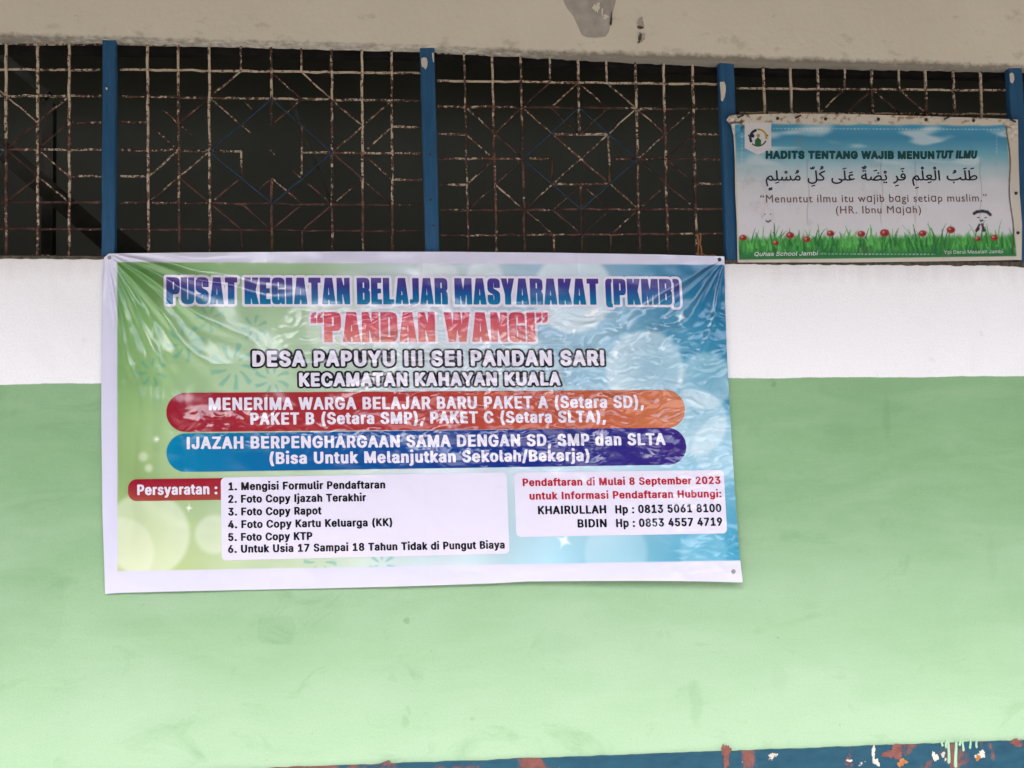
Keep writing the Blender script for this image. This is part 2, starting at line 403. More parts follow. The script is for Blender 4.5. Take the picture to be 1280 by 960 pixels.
# the roof over the walk (outside the frame, it shades the upper wall) and the dark room behind the grilles
EZ = 3.78
mb = MB(); mb.add([(XL - 3, -3.0, EZ - .12), (XR + 3, -3.0, EZ - .12), (XR + 3, .3, EZ + .2), (XL - 3, .3, EZ + .2), (XL - 3, -3.0, EZ + .02), (XR + 3, -3.0, EZ + .02), (XR + 3, .3, EZ + .36), (XL - 3, .3, EZ + .36)],
       [(3, 2, 1, 0), (4, 5, 6, 7), (0, 1, 5, 4), (1, 2, 6, 5), (2, 3, 7, 6), (3, 0, 4, 7)])
o = mb.build('roof_eave', EAVE); tag(o, 'boarded roof eave that shades the wall from above', None, kind='structure')
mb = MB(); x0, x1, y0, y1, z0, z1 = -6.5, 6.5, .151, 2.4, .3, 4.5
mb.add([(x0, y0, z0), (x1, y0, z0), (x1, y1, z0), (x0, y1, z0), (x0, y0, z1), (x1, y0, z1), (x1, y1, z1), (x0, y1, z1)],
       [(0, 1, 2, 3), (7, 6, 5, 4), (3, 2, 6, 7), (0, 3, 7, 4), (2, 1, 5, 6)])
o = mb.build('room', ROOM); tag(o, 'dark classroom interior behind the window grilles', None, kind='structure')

# added unseen trees behind the camera: the glossy vinyl mirrors their dark mass and the bright sky above it
ADDED_LEAF = plain('added_tree_foliage', (.045, .065, .03), .8, .2, .5, 3)
mb = MB(); tr = np.random.default_rng(12)
for k in range(46):
    cx, cy, R, hh = -60 + k*2.7 + tr.uniform(-1, 1), -26 + tr.uniform(-3, 3), tr.uniform(2.2, 3.4), tr.uniform(7.6, 10.5)
    na, nb = 14, 8; V = []; F = []
    for b in range(nb + 1):
        ph = math.pi*b/nb
        for a in range(na):
            t = 2*math.pi*a/na; q = 1 + tr.uniform(-.22, .22)
            V.append((cx + R*q*math.sin(ph)*math.cos(t), cy + R*q*math.sin(ph)*math.sin(t), hh/2 - hh/2*q*math.cos(ph)))
    for b in range(nb):
        for a in range(na): F.append((b*na + a, b*na + (a + 1) % na, (b + 1)*na + (a + 1) % na, (b + 1)*na + a))
    mb.add(V, F)
o = mb.build('added_tree_belt', ADDED_LEAF); tag(o, 'unseen belt of dark trees added behind the camera to darken reflections', 'trees', kind='stuff')

def bar_mesh(p, q, w, d, seed, jit=.0011, n=None):
    """a hand-bent bar from p to q: rectangular section w (in the wall plane) by d (deep)"""
    p, q = np.asarray(p, float), np.asarray(q, float)
    L = np.linalg.norm(q - p); n = n or max(2, int(L/.035)); t = (q - p)/L
    side = np.cross(t, np.array([0, 1.0, 0])); side /= np.linalg.norm(side)
    r = np.random.default_rng(seed); V = []; F = []
    dep = np.cross(side, t)
    for k in range(n + 1):
        f = k/n; c = p + (q - p)*f
        if 0 < k < n: c = c + side*r.normal(0, jit) + dep*r.normal(0, jit)
        ww = w*(1 + r.uniform(-.14, .14))
        for a, b in ((-.5, -.5), (.5, -.5), (.5, .5), (-.5, .5)): V.append(c + side*a*ww + dep*b*d)
    for k in range(n):
        for e in range(4):
            F.append((k*4 + e, k*4 + (e + 1) % 4, k*4 + 4 + (e + 1) % 4, k*4 + 4 + e))
    F += [(3, 2, 1, 0), tuple(4*n + e for e in range(4))]
    return V, F

def timber(p, q, w, d, name, label, cat, grp=None):
    V, F = bar_mesh(p, q, w, d, 3, 0.0, 1)
    o = mesh_obj(name, V, F, TIMBER); tag(o, label, cat, grp); return o
timber(at(-40, 150, 1.1), at(175, 338, 1.1), .10, .08, 'roof_brace', 'thick dark diagonal timber brace seen through the leftmost grille', 'timber')
timber(at(-10, 60, 1.5), at(60, 120, 1.5), .05, .05, 'roof_batten', 'thin dark slanting batten high behind the leftmost grille', 'timber')
timber(at(62, 130, 1.4), at(60, 400, 1.4), .06, .06, 'roof_post', 'dark upright timber behind the leftmost grille', 'timber')
timber(at(140, 290, 1.2), at(230, 360, 1.2), .07, .06, 'roof_strut', 'short dark slanting timber low behind the second grille from the left', 'timber')
timber(at(362, 118, 1.3), at(412, 250, 1.3), .022, .02, 'cable', 'thin dark slanting cable behind the second grille from the left', 'cable')

# ------------------------------------------------------------------ posts
posts = [([(128, 40), (144.5, 40), (143.5, 330), (126.8, 330)], 'blue painted wooden window post at the left end of the big banner'),
         ([(524.6, 44), (542.6, 44), (549.8, 330), (532.2, 330)], 'blue painted wooden window post with one white chip, above the middle of the big banner'),
         ([(898.2, 58), (917, 58), (926.5, 335), (908.8, 335)], 'blue window post with a white chip, behind the left edge of the small banner'),
         ([(1260.5, 66), (1277, 66), (1290.5, 335), (1272.5, 335)], 'blue window post behind the right edge of the small banner')]
for pts, lab in posts:
    base = at((pts[2][0] + pts[3][0])/2, (pts[2][1] + pts[3][1])/2, .005)
    e = empty('window_post', base, lab, 'post', 'blue posts between the window grilles')
    n = 16; V = []; F = []
    bev = .004
    for k in range(n + 1):
        f = k/n
        l = np.array(pts[0])*(1 - f) + np.array(pts[3])*f; r = np.array(pts[1])*(1 - f) + np.array(pts[2])*f
        P = at([l[0], r[0]], [l[1], r[1]], .002); a, b = P[0].copy(), P[1].copy()
        j = RNG.normal(0, .0007, 2); a[0] += j[0]; b[0] += j[1]
        bb = np.array([bev, 0, 0]); dd = np.array([0, bev, 0]); D = np.array([0, .034, 0])
        V += [a + dd, a + bb, b - bb, b + dd, b + D, a + D]
    for k in range(n):
        for s in range(6): F.append((k*6 + s, k*6 + (s + 1) % 6, k*6 + 6 + (s + 1) % 6, k*6 + 6 + s))
    F += [tuple(range(6)), tuple(n*6 + s for s in range(5, -1, -1))]
    mesh_obj('timber', [tuple(v) for v in V], [f[::-1] for f in F], POST, e)
    if 'one white chip' in lab:
        mb = MB(); quad_prism(mb, [(526.3, 73), (530, 71.5), (533.5, 72.5), (534.5, 78), (534, 83), (532, 86.5), (530, 84), (527.5, 83), (526.6, 79)], -.0012, .003); mb.build('paint_chip', CHIPW, e)
        mb = MB(); quad_prism(mb, [(540.0, 66), (542.3, 66), (542.6, 78), (541.2, 76), (540.3, 71)], -.0012, .004); mb.build('paint_chip', CHIPW, e)
        nl = [(537.5, 193), (538.5, 249.5), (541.5, 282)]
    elif 'behind the left' in lab:
        mb = MB(); quad_prism(mb, [(900.0, 102.5), (905, 102), (907, 106), (907.3, 113), (906, 121), (903.5, 126.5), (901.6, 125), (901, 114)], -.0012, .003); mb.build('paint_chip', CHIPW, e)
        nl = []
    elif 'behind the right' in lab:
        mb = MB(); quad_prism(mb, [(1262.4, 92), (1265, 90.5), (1267.5, 93), (1268, 99), (1266, 104), (1263.3, 102)], -.0012, .003); mb.build('paint_chip', CHIPW, e)
        nl = []
    else:
        mb = MB(); quad_prism(mb, blob(133, 110.5, 1.2, 1.2, 5), -.0012, .003); mb.build('paint_chip', CHIPW, e); nl = []
    for x, y in nl:
        mb = MB(); quad_prism(mb, blob(x, y, 1.3, 1.5, 2, 12, .1), -.001, .003); mb.build('nail_head', NAIL, e)

# ------------------------------------------------------------------ grilles: one welded pattern, four panels
HOR = {0: [(0, 10)], 1: [(0, 10)], 2: [(0, 10)], 3: [(0, 1), (4, 6), (9, 10)], 4: [(0, 4), (6, 10)], 5: [(0, 1), (4, 6), (9, 10)], 6: [(0, 10)], 7: [(0, 10)], 8: [(0, 10)]}
VER = {1: [(0, 8)], 2: [(0, 8)], 3: [(0, 8)], 4: [(0, 1), (4, 5), (7, 8)], 5: [(0, 3), (5, 8)], 6: [(0, 1), (3, 5), (7, 8)], 7: [(0, 8)], 8: [(0, 8)], 9: [(0, 8)]}
DIA = [((3, 2), (7, 6)), ((7, 2), (3, 6)), ((4, 1), (3, 2)), ((6, 1), (7, 2)), ((5, 1), (4, 2)), ((4, 2), (5, 3)), ((5, 3), (6, 2)), ((6, 2), (5, 1)),
       ((5, 5), (4, 6)), ((4, 6), (5, 7)), ((5, 7), (6, 6)), ((6, 6), (5, 5)), ((3, 6), (4, 7)), ((7, 6), (6, 7)),
       ((1, 2), (3, 4)), ((3, 2), (2, 3)), ((1, 3), (2, 4)), ((1, 5), (2, 4)), ((1, 6), (2, 5)), ((2, 5), (3, 6)), ((3, 4), (2, 5)),
       ((7, 2), (8, 3)), ((8, 3), (9, 2)), ((8, 4), (9, 3)), ((8, 4), (9, 5)), ((7, 4), (8, 3)), ((7, 4), (8, 5)), ((8, 5), (9, 6)), ((7, 6), (8, 5))]
BLU = [((5, 2), (3, 4)), ((3, 4), (5, 6)), ((5, 6), (7, 4)), ((7, 4), (5, 2))]
def lerp_tab(tab, v): return float(np.interp(v, range(len(tab)), tab))
sp = 39.4
panels = [
    dict(x=[128 - 10*sp + i*sp - (2 if i < 10 else 0) for i in range(11)], xs=0.0, yl=[53.5, 87, 120, 153.5, 187.5, 220.5, 253.5, 286.5, 320], yr=[55.5, 87, 120, 153.5, 187, 220.5, 253, 286.5, 320],
         lab='rusty iron grille left of the first blue post, cut off by the photo edge', gone={'d': [1, 4, 6, 7, 9, 13], 'h': [], 'b': []}, lo=6),
    dict(x=[147, 184.5, 223, 261.5, 301, 339, 376.5, 414.5, 452.5, 489.5, 528], xs=1.2, yl=[55, 87, 120.5, 153, 187.5, 220, 253, 286.5, 322], yr=[62, 91.5, 126, 159, 192, 225, 257, 289, 322],
         lab='rusty iron grille with many broken bars above the left half of the big banner', gone={'d': [0, 1, 4, 5, 8, 14], 'h': [(3, 1), (5, 1)], 'b': []}, lo=0),
    dict(x=[543, 580, 615, 650.5, 687, 722, 758, 794, 829, 865, 903], xs=6.0, yl=[66, 101, 133, 168, 198, 231, 263, 294.5, 328], yr=[75, 105.5, 136.5, 168, 199, 229.5, 261, 292, 328],
         lab='rusty grille with the most complete star pattern, above the big banner', gone={'d': [], 'h': [], 'b': []}, lo=0),
    dict(x=[917, 954, 987.5, 1021.5, 1055, 1089, 1123, 1156, 1191, 1225, 1262], xs=8.0, yl=[79, 110.5, 141, 172, 203, 234, 265, 296, 328], yr=[83.5, 113, 143, 174, 205, 236, 267, 298, 330],
         lab='rusty iron grille mostly hidden behind the small grass banner', gone={'d': [], 'h': [], 'b': []}, lo=0)]
for pi, p in enumerate(panels):
    def G(i, j, Y, p=p):
        x = lerp_tab(p['x'], i); f = (x - p['x'][0])/(p['x'][10] - p['x'][0])
        y = lerp_tab(p['yl'], j)*(1 - f) + lerp_tab(p['yr'], j)*f
        return at(x + p['xs']*(j/8), y, Y)
    e = empty('window_grille', G(5, 8, .04), p['lab'], 'window grille', 'rusty iron grilles in the window openings')
    sd_ = pi*1000
    def bar(name, a, b, Y, w, d, mat, jit=.0011):
        global sd_
        sd_ += 1
        V, F = bar_mesh(G(a[0], a[1], Y), G(b[0], b[1], Y), w, d, sd_, jit)
        return mesh_obj(name, V, F, mat, e)
    for i, segs in VER.items():
        if i < p['lo']: continue
        for k, (j0, j1) in enumerate(segs):
            thin = (pi == 2 and i in (1,)) or j1 - j0 < 3
            bar('upright_bar', (i, j0), (i, j1), .040, .0072 if thin else .0089, .009, BARD if (thin and j0 != 0) or (pi == 2 and i < 4) or (pi == 1 and i in (2, 4, 5, 6)) else BAR)
    for j, segs in HOR.items():
        for k, (i0, i1) in enumerate(segs):
            if (j, k) in p['gone']['h'] or i1 <= p['lo']: continue
            dark = j in (6, 7) or (pi == 2 and j in (2, 4))
            bar('cross_bar', (max(i0, p['lo']) + (.08 if i0 == 0 else 0), j), (i1 - (.04 if i1 == 10 else 0), j), .049, .0072, .007, BARD if dark else BAR)
    for k, (a, b) in enumerate(DIA):
        if k in p['gone']['d'] or max(a[0], b[0]) <= p['lo']: continue
        if pi == 1 and k in (10, 12, 13, 19, 26): m = RUST
        else: m = BARD if (k + pi) % 3 else BAR
        bar('diagonal_bar', a, b, .0565 + .0006*(k % 3), .0056, .005, m)
    if pi == 1:      # what is left of the broken middle
        for k, (a, b) in enumerate([((3, 2), (4.3, 3.3)), ((1.5, 2.5), (2.4, 3.4)), ((5.3, 5.3), (6, 6)), ((7, 6), (6.2, 5.2)), ((3, 6), (4, 5)), ((4.1, 2.1), (4.35, 2.4)), ((4.9, 3.9), (5.1, 4.1)), ((5.7, 4.7), (6, 5)), ((4.5, 5.5), (4.9, 5.1))]):
            bar('broken_bar', a, b, .0595, .0056, .005, BAR if k in (0, 2) else BARD)
    for k, (a, b) in enumerate(BLU):
        if max(a[0], b[0]) <= p['lo']: continue
        bar('diamond_bar', a, b, .032 + .0008*k, .0052, .006, BLUEBAR)

# ------------------------------------------------------------------ lettering: glyph outlines -> distance field -> thin sheets that follow the vinyl
# letter shapes: character code: (advance, outlines as x, y, x, y, ...) in thousandths of the type size
PLAIN_LETTERS = {
    32: (188, []),
    40: (273, [[89, 207, 92, 264, 101, 324, 114, 384, 132, 441, 153, 494, 177, 539, 236, 539, 212, 485, 191, 428, 174, 370, 161, 313, 154, 258, 151, 207, 154, 161, 160, 115, 172, 67, 188, 16, 209, -38, 236, -96, 177, -96, 139, -21, 111, 55, 95, 131]]),
    41: (273, [[37, -96, 64, -37, 86, 18, 102, 69, 113, 116, 120, 162, 122, 207, 119, 258, 112, 313, 99, 370, 82, 428, 62, 485, 37, 539, 97, 539, 121, 494, 142, 441, 159, 384, 173, 323, 181, 264, 184, 207, 178, 130, 161, 53, 134, -22, 97, -96]]),
    44: (188, [[38, -119, 68, 71, 137, 71, 84, -119]]),
    46: (188, [[95, -4, 78, -1, 63, 9, 53, 24, 50, 41, 53, 59, 63, 73, 78, 83, 95, 87, 113, 83, 128, 73, 138, 59, 141, 41, 138, 24, 128, 9, 113, -1]]),
    47: (249, [[235, 533, 71, -76, 14, -76, 178, 533]]),
    48: (453, [[227, -7, 174, 1, 130, 24, 95, 62, 69, 113, 53, 178, 48, 254, 53, 330, 69, 395, 95, 447, 130, 484, 174, 508, 227, 516, 279, 508, 323, 484, 358, 447, 384, 395, 400, 330, 405, 254, 400, 178, 384, 113, 359, 62, 323, 24, 279, 1], [227, 50, 261, 56, 290, 74, 313, 103, 330, 144, 340, 194, 344, 254, 340, 314, 330, 365, 313, 405, 290, 435, 261, 453, 227, 460, 192, 453, 163, 435, 140, 405, 123, 365, 113, 314, 109, 254, 113, 194, 123, 144, 140, 103, 163, 74, 192, 56]]),
    49: (453, [[76, 0, 76, 55, 391, 55, 391, 0], [276, 509, 276, 0, 212, 0, 212, 448, 209, 448, 86, 358, 86, 427, 198, 509]]),
    50: (453, [[64, 0, 64, 47, 234, 229, 282, 282, 299, 305, 311, 327, 318, 348, 320, 371, 317, 397, 308, 419, 293, 436, 273, 449, 250, 457, 224, 460, 196, 457, 172, 447, 153, 433, 139, 413, 130, 390, 127, 362, 66, 362, 71, 405, 86, 442, 111, 473, 143, 496, 182, 511, 225, 516, 268, 511, 306, 497, 337, 474, 361, 445, 376, 411, 381, 372, 378, 345, 371, 318, 357, 290, 336, 259, 267, 180, 153, 60, 153, 57, 389, 57, 389, 0]]),
    51: (453, [[218, -7, 173, -3, 133, 10, 98, 30, 70, 57, 52, 91, 44, 132, 109, 132, 115, 107, 126, 87, 144, 71, 165, 59, 191, 52, 219, 50, 248, 53, 275, 61, 297, 74, 315, 93, 325, 116, 329, 145, 326, 172, 316, 196, 299, 217, 275, 234, 242, 244, 201, 248, 157, 248, 157, 299, 288, 448, 288, 452, 70, 452, 70, 509, 372, 509, 372, 461, 211, 278, 211, 289, 264, 288, 308, 276, 344, 253, 371, 222, 387, 186, 393, 145, 387, 103, 370, 66, 344, 36, 309, 12, 266, -2]]),
    52: (453, [[40, 105, 40, 158, 247, 509, 311, 509, 109, 166, 109, 163, 413, 163, 413, 105], [282, 0, 282, 121, 282, 146, 282, 318, 343, 318, 343, 0]]),
    53: (453, [[221, -7, 178, -2, 140, 11, 108, 32, 83, 60, 66, 93, 60, 130, 122, 130, 127, 108, 138, 89, 154, 73, 173, 60, 196, 52, 221, 50, 250, 53, 276, 64, 298, 82, 314, 104, 324, 131, 328, 162, 324, 193, 314, 221, 297, 244, 275, 262, 248, 273, 218, 277, 192, 275, 167, 268, 145, 258, 128, 246, 67, 253, 96, 509, 366, 509, 366, 452, 151, 452, 134, 301, 136, 301, 155, 315, 178, 325, 203, 331, 229, 334, 263, 330, 294, 321, 321, 306, 345, 285, 364, 260, 379, 231, 388, 199, 391, 163, 385, 117, 369, 76, 343, 41, 309, 15, 268, -1]]),
    54: (453, [[226, -7, 182, -1, 142, 15, 109, 40, 84, 74, 69, 115, 64, 162, 68, 199, 80, 239, 102, 285, 137, 340, 252, 509, 322, 509, 151, 261, 145, 261, 154, 275, 165, 288, 179, 299, 196, 307, 214, 312, 235, 314, 278, 309, 316, 295, 346, 271, 370, 240, 384, 201, 389, 157, 384, 112, 368, 73, 343, 39, 310, 14, 271, -2], [226, 48, 254, 52, 279, 63, 299, 79, 314, 101, 324, 128, 327, 157, 324, 187, 314, 213, 299, 235, 279, 251, 254, 262, 226, 265, 198, 262, 174, 252, 153, 235, 138, 214, 128, 188, 125, 158, 128, 128, 138, 102, 153, 79, 174, 63, 198, 52]]),
    55: (453, [[97, 0, 323, 448, 323, 452, 62, 452, 62, 509, 391, 509, 391, 449, 165, 0]]),
    56: (453, [[226, -7, 178, -2, 136, 11, 101, 33, 74, 62, 57, 96, 52, 135, 55, 166, 65, 195, 81, 220, 101, 241, 125, 256, 153, 265, 153, 267, 119, 282, 93, 308, 76, 342, 70, 380, 75, 417, 90, 450, 114, 477, 146, 498, 184, 511, 226, 516, 269, 511, 306, 498, 337, 477, 361, 450, 377, 417, 382, 380, 376, 342, 359, 308, 333, 282, 300, 267, 300, 265, 327, 256, 351, 241, 372, 220, 387, 195, 397, 166, 401, 135, 395, 96, 378, 62, 352, 33, 317, 11, 275, -2], [226, 49, 258, 52, 285, 60, 307, 74, 323, 91, 333, 113, 337, 139, 333, 165, 322, 189, 305, 208, 283, 223, 256, 232, 226, 235, 196, 232, 169, 223, 147, 208, 130, 189, 119, 165, 115, 139, 119, 113, 129, 91, 145, 74, 167, 60, 195, 52], [226, 290, 252, 292, 274, 300, 293, 313, 307, 330, 316, 351, 319, 376, 316, 399, 308, 420, 294, 437, 275, 449, 252, 457, 226, 460, 200, 457, 177, 449, 159, 437, 145, 420, 136, 399, 133, 376, 136, 351, 145, 330, 159, 313, 178, 300, 201, 292]]),
    57: (453, [[226, 516, 271, 510, 310, 494, 343, 468, 368, 434, 384, 393, 389, 347, 385, 309, 373, 270, 350, 224, 315, 168, 200, 0, 130, 0, 301, 248, 307, 248, 299, 234, 287, 221, 273, 210, 257, 202, 238, 196, 218, 195, 175, 199, 137, 214, 106, 237, 83, 269, 68, 307, 64, 352, 69, 397, 85, 436, 110, 469, 143, 494, 182, 510], [226, 460, 199, 457, 174, 446, 154, 429, 138, 407, 129, 381, 125, 352, 129, 322, 138, 295, 154, 274, 174, 257, 199, 247, 226, 243, 254, 247, 279, 257, 299, 273, 314, 295, 324, 321, 327, 350, 324, 381, 314, 407, 299, 429, 279, 446, 254, 457]]),
    58: (188, [[95, -4, 78, -1, 63, 9, 53, 24, 50, 41, 53, 59, 63, 73, 78, 83, 95, 87, 113, 83, 128, 73, 138, 59, 141, 41, 138, 24, 128, 9, 113, -1], [95, 271, 78, 274, 63, 284, 53, 299, 50, 316, 53, 334, 63, 349, 78, 359, 95, 362, 113, 359, 128, 349, 138, 334, 141, 316, 138, 299, 128, 284, 113, 274]]),
    65: (480, [[16, 0, 201, 509, 276, 509, 463, 0, 395, 0, 287, 302, 264, 372, 232, 478, 245, 478, 213, 371, 191, 302, 85, 0], [110, 142, 110, 199, 370, 199, 370, 142]]),
    66: (456, [[60, 0, 60, 509, 241, 509, 289, 504, 329, 491, 359, 469, 381, 442, 394, 410, 398, 374, 395, 344, 387, 320, 373, 301, 356, 286, 336, 275, 315, 267, 315, 262, 339, 257, 363, 245, 385, 227, 402, 203, 414, 173, 418, 136, 413, 100, 400, 67, 377, 39, 344, 18, 301, 4, 247, 0], [125, 57, 245, 57, 296, 63, 330, 80, 349, 105, 355, 137, 352, 161, 342, 184, 327, 203, 306, 218, 279, 228, 248, 231, 125, 231], [125, 285, 238, 285, 265, 288, 288, 296, 308, 309, 323, 326, 333, 348, 336, 372, 330, 403, 313, 429, 283, 446, 240, 452, 125, 452]]),
    67: (510, [[267, -7, 205, 1, 150, 25, 104, 63, 70, 115, 48, 179, 40, 254, 48, 329, 70, 393, 104, 445, 150, 484, 205, 508, 267, 516, 305, 513, 340, 504, 373, 490, 402, 471, 427, 447, 448, 418, 463, 385, 473, 348, 408, 348, 401, 373, 389, 395, 375, 413, 357, 428, 337, 440, 315, 449, 292, 454, 267, 456, 223, 450, 184, 432, 150, 403, 125, 364, 109, 314, 103, 254, 109, 194, 125, 145, 151, 105, 184, 76, 223, 59, 267, 53, 292, 55, 315, 60, 337, 69, 357, 81, 375, 96, 389, 114, 401, 136, 408, 160, 473, 160, 463, 124, 448, 91, 428, 62, 402, 38, 373, 19, 341, 5, 305, -4]]),
    68: (502, [[219, 0, 96, 0, 96, 57, 215, 57, 272, 63, 318, 81, 354, 110, 379, 149, 394, 198, 399, 255, 394, 312, 379, 361, 354, 399, 320, 428, 275, 446, 221, 452, 93, 452, 93, 509, 225, 509, 294, 501, 353, 478, 399, 441, 433, 391, 455, 329, 462, 255, 455, 181, 433, 119, 398, 68, 351, 31, 291, 8], [125, 509, 125, 0, 60, 0, 60, 509]]),
    69: (419, [[60, 0, 60, 509, 372, 509, 372, 452, 125, 452, 125, 286, 355, 286, 355, 229, 125, 229, 125, 57, 375, 57, 375, 0]]),
    70: (410, [[60, 0, 60, 509, 369, 509, 369, 452, 125, 452, 125, 278, 346, 278, 346, 221, 125, 221, 125, 0]]),
    71: (520, [[269, -7, 205, 1, 149, 25, 104, 64, 69, 116, 47, 179, 40, 254, 47, 329, 69, 393, 103, 445, 149, 484, 203, 508, 265, 516, 304, 513, 340, 504, 374, 489, 403, 469, 429, 445, 449, 416, 465, 384, 474, 349, 408, 349, 399, 372, 387, 393, 373, 411, 356, 427, 337, 439, 315, 448, 291, 454, 265, 456, 222, 450, 183, 432, 150, 404, 125, 364, 109, 314, 103, 254, 109, 194, 125, 145, 151, 105, 184, 76, 224, 59, 269, 53, 309, 57, 345, 71, 374, 93, 396, 123, 410, 160, 415, 202, 434, 199, 283, 199, 283, 256, 478, 256, 478, 200, 471, 141, 451, 91, 419, 50, 377, 19, 326, 0]]),
    72: (517, [[60, 0, 60, 509, 125, 509, 125, 289, 392, 289, 392, 509, 457, 509, 457, 0, 392, 0, 392, 232, 125, 232, 125, 0]]),
    73: (301, [[31, 0, 31, 57, 118, 57, 118, 452, 31, 452, 31, 509, 269, 509, 269, 452, 183, 452, 183, 57, 269, 57, 269, 0]]),
    74: (396, [[185, -7, 124, 3, 75, 33, 52, 63, 38, 100, 33, 145, 33, 173, 98, 173, 98, 145, 104, 104, 122, 74, 149, 56, 185, 50, 220, 56, 248, 74, 266, 104, 272, 145, 272, 509, 336, 509, 336, 145, 332, 100, 318, 63, 294, 33, 246, 3]]),
    75: (467, [[104, 145, 104, 216, 139, 261, 174, 303, 212, 344, 364, 509, 448, 509, 231, 276, 228, 276], [60, 0, 60, 509, 125, 509, 125, 334, 124, 225, 125, 193, 125, 0], [372, 0, 188, 259, 228, 309, 449, 0]]),
    76: (393, [[60, 0, 60, 509, 125, 509, 125, 57, 361, 57, 361, 0]]),
    77: (628, [[60, 0, 60, 509, 152, 509, 277, 187, 287, 159, 299, 123, 311, 84, 322, 49, 307, 49, 318, 83, 330, 121, 342, 158, 352, 187, 476, 509, 568, 509, 568, 0, 504, 0, 504, 291, 504, 327, 505, 369, 506, 413, 507, 457, 513, 457, 498, 409, 482, 363, 467, 322, 456, 291, 342, 0, 286, 0, 170, 291, 159, 321, 145, 361, 129, 408, 112, 457, 119, 457, 120, 416, 121, 372, 122, 328, 122, 291, 122, 0]]),
    78: (523, [[60, 0, 60, 509, 136, 509, 343, 183, 363, 151, 388, 107, 414, 55, 405, 54, 401, 108, 399, 157, 399, 195, 399, 509, 463, 509, 463, 0, 387, 0, 202, 290, 177, 331, 148, 381, 108, 452, 119, 454, 122, 384, 124, 328, 125, 291, 125, 0]]),
    80: (445, [[60, 0, 60, 509, 235, 509, 289, 503, 332, 487, 366, 462, 390, 430, 404, 391, 409, 348, 404, 304, 390, 265, 366, 233, 332, 207, 289, 191, 235, 186, 109, 186, 109, 242, 233, 242, 269, 246, 297, 256, 318, 272, 333, 294, 342, 319, 344, 348, 342, 376, 333, 402, 318, 423, 297, 439, 268, 449, 232, 452, 125, 452, 125, 0]]),
    81: (533, [[245, 159, 313, 159, 369, 85, 384, 65, 468, -48, 401, -48, 346, 27, 331, 46], [267, -7, 205, 1, 150, 25, 105, 63, 70, 115, 48, 179, 40, 254, 48, 329, 70, 393, 105, 445, 150, 484, 205, 508, 267, 516, 329, 508, 384, 484, 429, 445, 464, 393, 486, 329, 493, 254, 486, 179, 464, 115, 429, 63, 384, 25, 329, 1], [267, 53, 310, 59, 349, 76, 383, 105, 408, 144, 425, 194, 430, 254, 425, 314, 408, 365, 383, 404, 349, 433, 310, 450, 267, 456, 223, 450, 184, 433, 151, 404, 125, 364, 109, 314, 103, 254, 109, 194, 125, 144, 151, 105, 184, 76, 223, 59]]),
    82: (449, [[60, 0, 60, 509, 236, 509, 290, 504, 333, 489, 367, 465, 390, 433, 405, 395, 409, 352, 405, 309, 390, 271, 367, 240, 333, 217, 289, 203, 236, 198, 96, 198, 96, 255, 234, 255, 269, 258, 298, 267, 319, 281, 334, 300, 342, 324, 345, 352, 342, 380, 334, 405, 319, 425, 298, 440, 269, 449, 233, 452, 125, 452, 125, 0], [353, 0, 230, 229, 303, 229, 428, 0]]),
    83: (447, [[224, -9, 172, -4, 128, 9, 91, 31, 64, 60, 46, 96, 38, 137, 104, 137, 110, 110, 123, 88, 142, 71, 166, 59, 194, 52, 224, 49, 257, 52, 286, 60, 311, 74, 329, 92, 341, 114, 346, 139, 342, 161, 332, 179, 316, 193, 296, 205, 245, 222, 184, 239, 128, 260, 86, 289, 60, 326, 52, 372, 58, 413, 75, 448, 102, 476, 138, 498, 180, 511, 227, 516, 275, 511, 316, 498, 351, 476, 377, 449, 394, 415, 401, 378, 337, 378, 326, 412, 302, 437, 267, 453, 225, 459, 194, 456, 167, 448, 145, 435, 129, 418, 118, 398, 115, 376, 119, 352, 131, 334, 148, 319, 169, 308, 212, 293, 264, 279, 312, 264, 336, 252, 359, 238, 379, 220, 395, 198, 405, 171, 408, 139, 403, 99, 386, 64, 360, 34, 323, 11, 278, -4]]),
    84: (449, [[32, 452, 32, 509, 417, 509, 417, 452, 257, 452, 257, 0, 193, 0, 193, 452]]),
    85: (517, [[259, -8, 203, -2, 154, 15, 114, 43, 85, 80, 66, 124, 60, 173, 60, 509, 124, 509, 124, 178, 128, 144, 141, 113, 160, 87, 187, 68, 220, 56, 259, 52, 298, 56, 331, 68, 357, 87, 377, 113, 389, 144, 393, 178, 393, 509, 457, 509, 457, 173, 451, 124, 433, 80, 403, 43, 363, 15, 315, -2]]),
    87: (686, [[155, 0, 16, 509, 82, 509, 163, 196, 175, 145, 187, 94, 197, 40, 189, 40, 200, 94, 211, 145, 224, 196, 306, 509, 380, 509, 462, 196, 474, 145, 486, 94, 497, 40, 488, 40, 499, 94, 510, 145, 523, 196, 603, 509, 670, 509, 530, 0, 455, 0, 368, 323, 351, 391, 336, 475, 350, 475, 335, 395, 318, 323, 230, 0]]),
    89: (472, [[203, 0, 203, 208, 16, 509, 91, 509, 192, 344, 222, 292, 250, 230, 224, 230, 251, 293, 280, 344, 381, 509, 455, 509, 268, 208, 268, 0]]),
    90: (438, [[42, 0, 42, 46, 273, 385, 306, 431, 341, 476, 348, 454, 285, 452, 223, 452, 40, 452, 40, 509, 397, 509, 397, 462, 169, 129, 134, 81, 97, 33, 90, 54, 152, 57, 214, 57, 399, 57, 399, 0]]),
